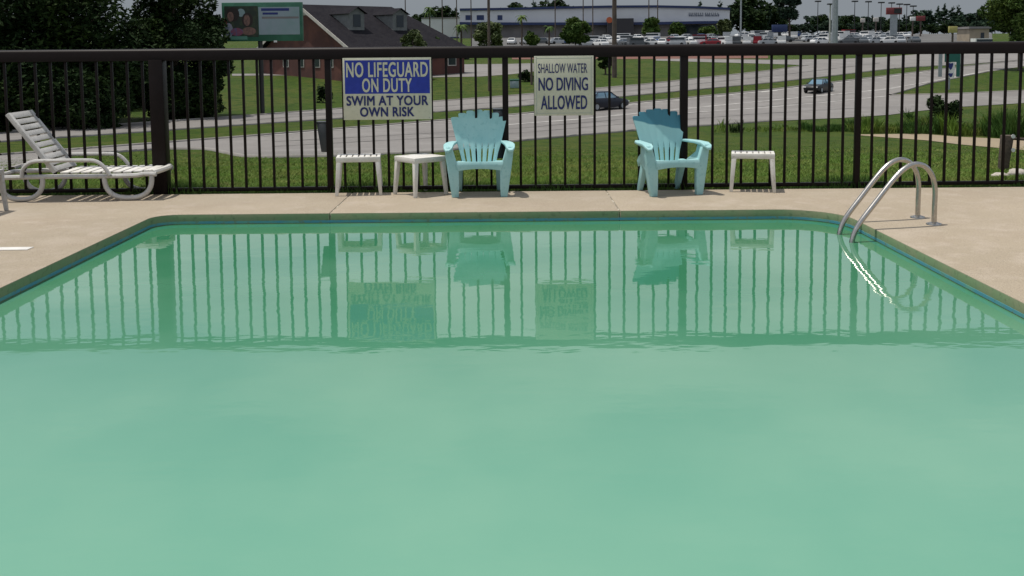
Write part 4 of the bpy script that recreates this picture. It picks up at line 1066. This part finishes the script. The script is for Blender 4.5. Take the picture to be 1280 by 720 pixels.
# olive and green trees by the house and on the lot
def lot_tree(name, label, px, py_top, py_base_Y, wpx, ml, seed, nl=3500):
    Y = py_base_Y; k = Y/FPX; zb = float(T(Y)); H_ = at(px, py_top, Y).z-zb
    tree(name, label, Vector((at(px, 40, Y).x, Y, zb)), H_, H_*.55, wpx*k/2, 26, nl, 2.2*k, ml, seed, .12)
lot_tree('olive_tree', 'olive green small tree in front of the brick house roof end', 515, 36, 104, 44, M['leaf_olive'], 81)
lot_tree('small_tree', 'small dark tree right of the olive tree at the house corner', 543, 42, 112, 26, M['leaf_mid'], 82)
lot_tree('small_tree', 'bushy yellow green tree below the left windows of the white dealership', 612, 27, 170, 42, M['leaf_olive'], 83)
lot_tree('small_tree', 'small rounded green tree on the lot left of the leaning leafy tree', 665, 38, 190, 18, M['leaf_mid'], 84)
lot_tree('small_tree', 'leafy green tree in front of the middle of the white dealership', 719, 20, 185, 38, M['leaf_mid'], 85, 5000)
lot_tree('small_tree', 'green tree in front of the navy band right of the dark entrance block', 812, 19, 240, 26, M['leaf_mid'], 86)
lot_tree('small_tree', 'low green tree in front of the dark showroom glass, left one', 846, 27, 250, 22, M['leaf_mid'], 87)
lot_tree('small_tree', 'low green tree in front of the dark showroom glass, right one', 884, 33, 250, 24, M['leaf_mid'], 88)
lot_tree('small_tree', 'brownish green tree at the right end of the white dealership', 905, 22, 258, 18, M['leaf_olive'], 89)
lot_tree('small_tree', 'dark tree on the far grass behind the SHALLOW WATER sign right edge', 757, 62, 108, 22, M['leaf_dark'], 90, 2500)
def palm(label, px, py_top, Y, spread_px):
    k = Y/FPX; zb = float(T(Y)); H_ = at(px, py_top, Y).z-zb
    t = thing('palm_tree', label, 'palm tree', Vector((at(px, 40, Y).x, Y, zb)))
    MB().tube([(0, 0, -.2), (.1, 0, H_*.5), (0, 0, H_*.86)], [.22, .17, .15], 8).build('trunk', M['bark'], t)
    r_ = random.Random(px); mb = MB(); Rr = spread_px*k/2
    for i in range(20):
        a = r_.uniform(0, 6.28); up = r_.uniform(-.1, .55); c, s = math.cos(a), math.sin(a); V = []; z0 = H_*.86
        for j in range(6):
            f = j/5; q = Rr*f*(1-.12*f); z = z0 + Rr*(up*f*1.6 - .9*f*f); ww = .32*Rr*math.sin(math.pi*min(.95, f+.12))*.5
            V += [(c*q - s*ww, s*q + c*ww, z-ww*.3), (c*q, s*q, z+.03), (c*q + s*ww, s*q - c*ww, z-ww*.3)]
        F = [f_ for j in range(5) for f_ in ((j*3, j*3+1, j*3+4, j*3+3), (j*3+1, j*3+2, j*3+5, j*3+4))]
        mb.add(V, F)
    mb.build('crown', M['leaf_mid'], t, smooth=0)
palm('palm tree with drooping fronds left of the white dealership corner', 576, 27, 180, 26)
palm('palm tree in front of the left half of the white dealership', 652, 15, 215, 20)
palm('short palm tree among the parked cars left of the leafy green tree', 686, 30, 205, 18)
palm('palm tree with upright fronds above the annex roof', 537, 5, 270, 22)

# ------------------------------------------------------------------ poles and distant signs
def pole(label, px, Y, ptop, rpx, m, head=None, cat='pole', name='utility_pole'):
    k = Y/FPX; zb = float(T(Y)); p = Vector((at(px, 30, Y).x, Y, zb)); H_ = at(px, ptop, Y).z-zb
    o = thing(name, label, cat, p)
    MB().tube([(0, 0, -.3), (0, 0, H_)], [rpx*k, rpx*k*.75], 8).build('shaft', m, o)
    if head == 'T':
        MB().box(-3.4*k, 3.4*k, -.5, .5, H_, H_+1.6*k).build('lamp_head', M['dark'], o, smooth=0)
    if head == 'arm':
        MB().box(-1.2, 1.2, -.06, .06, H_-1.0, H_-.85).build('cross_arm', m, o, smooth=0)
        for x in (-1.05, -.35, .35, 1.05): MB().cyl((x, 0, H_-.74), (0, 0, 1), .06, .2, 6).build('insulator', M['trim'], o)
    return o
pole('wooden utility pole with cross arm rising above the rail behind the plain aqua chair', 611, ground(607, 114).y, -70, 2.0, M['pole'], 'arm')
pole('dark utility pole in front of the dark entrance block', 768, ground(766, 97).y, -75, 3.2, M['pole'], 'arm')
pole('short brown wooden post on the far grass left of the SHALLOW WATER sign', 664, ground(664, 106).y, 70, 1.6, M['pole'], None, 'post', 'wooden_post')
for px, Y, nm in ((507, 150, 'over the house roof end'), (553, 200, 'above the annex'), (571, 205, 'at the annex right end'), (589, 205, 'above the left dealership windows'), (729, 225, 'left of the dark entrance block'), (741, 228, 'nearest left of the entrance block'), (811, 240, 'first right of the entrance block'), (822, 242, 'second right of the entrance block'), (694, 235, 'behind the leafy green tree')):
    pole('thin dark pole ' + nm + ', against the sky', px, Y, -25, .75, M['pole'], None, 'pole', 'thin_pole')
pole('tall pale steel pole right of the white dealership', 926, 215, -30, 1.2, M['galv'], None, 'pole', 'steel_pole')
pole('thick grey two-tone sign pylon in the car lot at right', 1043.5, 196, -60, 4.2, M['galv'], None, 'pylon', 'sign_pylon')
pole('thin grey pole standing just left of the thick pylon', 1037.5, 198, 6, 1.2, M['signgrey'], 'T', 'lamp post', 'lot_lamp')
for px, pt in ((1022, 2.5), (1068, 2.5), (1085, 3), (1101, 4), (1114, 4.5), (1124, 6), (1133, 6.5), (1141, 8.5)):
    o = pole('slim lot lamp post with a flat T-shaped head against the sky above the tree line', px, 255, pt, .55, M['dark'], 'T', 'lamp post', 'lot_lamp'); o['group'] = 'lot lamps at the right'
def far_sign(name, label, px0, px1, py0, py1, Y, m, legw, mleg, cat='sign', m2=None):
    a, b = at(px0, py0, Y), at(px1, py1, Y); zb = float(T(Y)); base = Vector(((a.x+b.x)/2, Y, zb)); o = thing(name, label, cat, base)
    hw = (b.x-a.x)/2; k = Y/FPX
    MB().box(-hw, hw, -.3, .3, b.z-zb, a.z-zb).build('sign_face', m, o, bevel=.05)
    if m2: MB().box(-hw*.05, hw*.9, -.36, -.31, b.z-zb+.2, a.z-zb-.2).build('sign_panel', m2, o, smooth=0)
    MB().box(-legw*k, legw*k, -.2, .2, -.3, b.z-zb-.01).build('leg', mleg, o, smooth=0)
far_sign('red_sign', 'dark red sign on a wide grey column above the car lot', 1108, 1127, 9.5, 18, 230, M['red'], 4.2, M['galv'], m2=M['dark'])
far_sign('red_sign', 'small bright red sign in front of the right tree line', 1146, 1156, 20, 26, 250, M['red'], .6, M['pole'])
far_sign('pale_sign', 'small pale sign left of the red one, before the tree line', 1138, 1144, 21, 26, 250, M['hwwhite'], .6, M['pole'])
far_sign('pale_sign', 'small pale orange sign before the trees right of the pylon', 1092, 1098, 22, 27, 250, M['trim'], .6, M['pole'])
far_sign('pale_sign', 'pale square sign nearest right of the thick pylon before the trees', 1076, 1081, 23, 28, 250, M['trim'], .6, M['pole'])
far_sign('blue_canopy', 'blue canopy sign on a dark post left of the conifer', 965, 984, 31, 40, 225, M['bblue'], 1.7, M['dark'], 'canopy')
far_sign('yellow_sign', 'yellowish square sign at the roadside below the right tree line', 1186, 1196, 33, 41, 180, M['yel'] if 'yel' in M else mat('faded_yellow', (.34, .31, .10), .6), .7, M['pole'])
def low_building():
    Y = 215; a, b = at(1212, 36, Y), at(1236, 50, Y); zb = float(T(Y)); o = thing('low_building', 'small beige building half hidden by the tree at the right edge', 'building', Vector(((a.x+b.x)/2, Y, zb)))
    hw = (b.x-a.x)/2
    MB().box(-hw, hw, 0, 6, -1, a.z-zb).build('wall', M['beige'], o, smooth=0)
    MB().box(-hw-.3, hw+.3, -.4, 6.4, a.z-zb+.01, a.z-zb+.45).build('roof', M['bgrey'], o, smooth=0)
    MB().box(hw*.15, hw*.5, -.08, -.01, .1, (a.z-zb)*.7).build('door', M['glass'], o, smooth=0)
M['beige'] = mat('beige_stucco', (.36, .30, .22), .8, noise=(.6, (.30, .25, .19), .4, .6))
low_building()
lot_car(1231, 175, 0.1, 'white', True, 'long white vehicle below the small beige building at right', None)

# highway sign with route shields
def hw_sign():
    b0 = ground(1187, 112); Y = b0.y; o = thing('highway_sign', 'green highway sign with navy and white route markers below, behind the right fence', 'road sign', b0)
    def P(px, py): q = at(px, py, Y); return q.x-b0.x, q.z-b0.z
    def pan(nm, a, b, c, d, m, y): x0, z1 = P(a, b); x1, z0 = P(c, d); MB().box(x0, x1, y, y+.03, z0, z1).build(nm, m, o, smooth=0)
    pan('green_panel', 1181, 62, 1197, 77.5, M['hwgreen'], -.05)
    pan('route_marker', 1184, 78, 1193, 88.5, M['hwwhite'], -.05); pan('route_marker', 1184, 89, 1192.5, 97, M['hwwhite'], -.05)
    def shield(px, py, w, h):
        cx, cz = P(px, py); k = Y/FPX
        poly = [(cx+u*w*k, cz+v*h*k) for u, v in ((-1, .7), (-.6, 1), (0, .8), (.6, 1), (1, .7), (.8, 0), (.5, -.6), (0, -1), (-.5, -.6), (-.8, 0))]
        MB().prism(poly, -.075, -.055, lambda u, v, a: (u, a, v)).build('shield', M['hwblue'], o, smooth=0)
    shield(1188, 83, 3.2, 4.4); shield(1188, 94, 2.8, 2.6)
    x, z = P(1188, 62)
    MB().box(x-.06, x+.06, .0, .1, -.2, z).build('post', M['galv'], o, smooth=0)
    for px, nm in ((1176, 'galv'), (1198.5, 'hwgreen')):
        x, z1 = P(px, 64); _, z0 = P(px, 96); MB().box(x-.16, x+.16, -.02, .06, z0, z1).build('side_post', M[nm], o, smooth=0)
hw_sign()
bpy.context.view_layer.update()
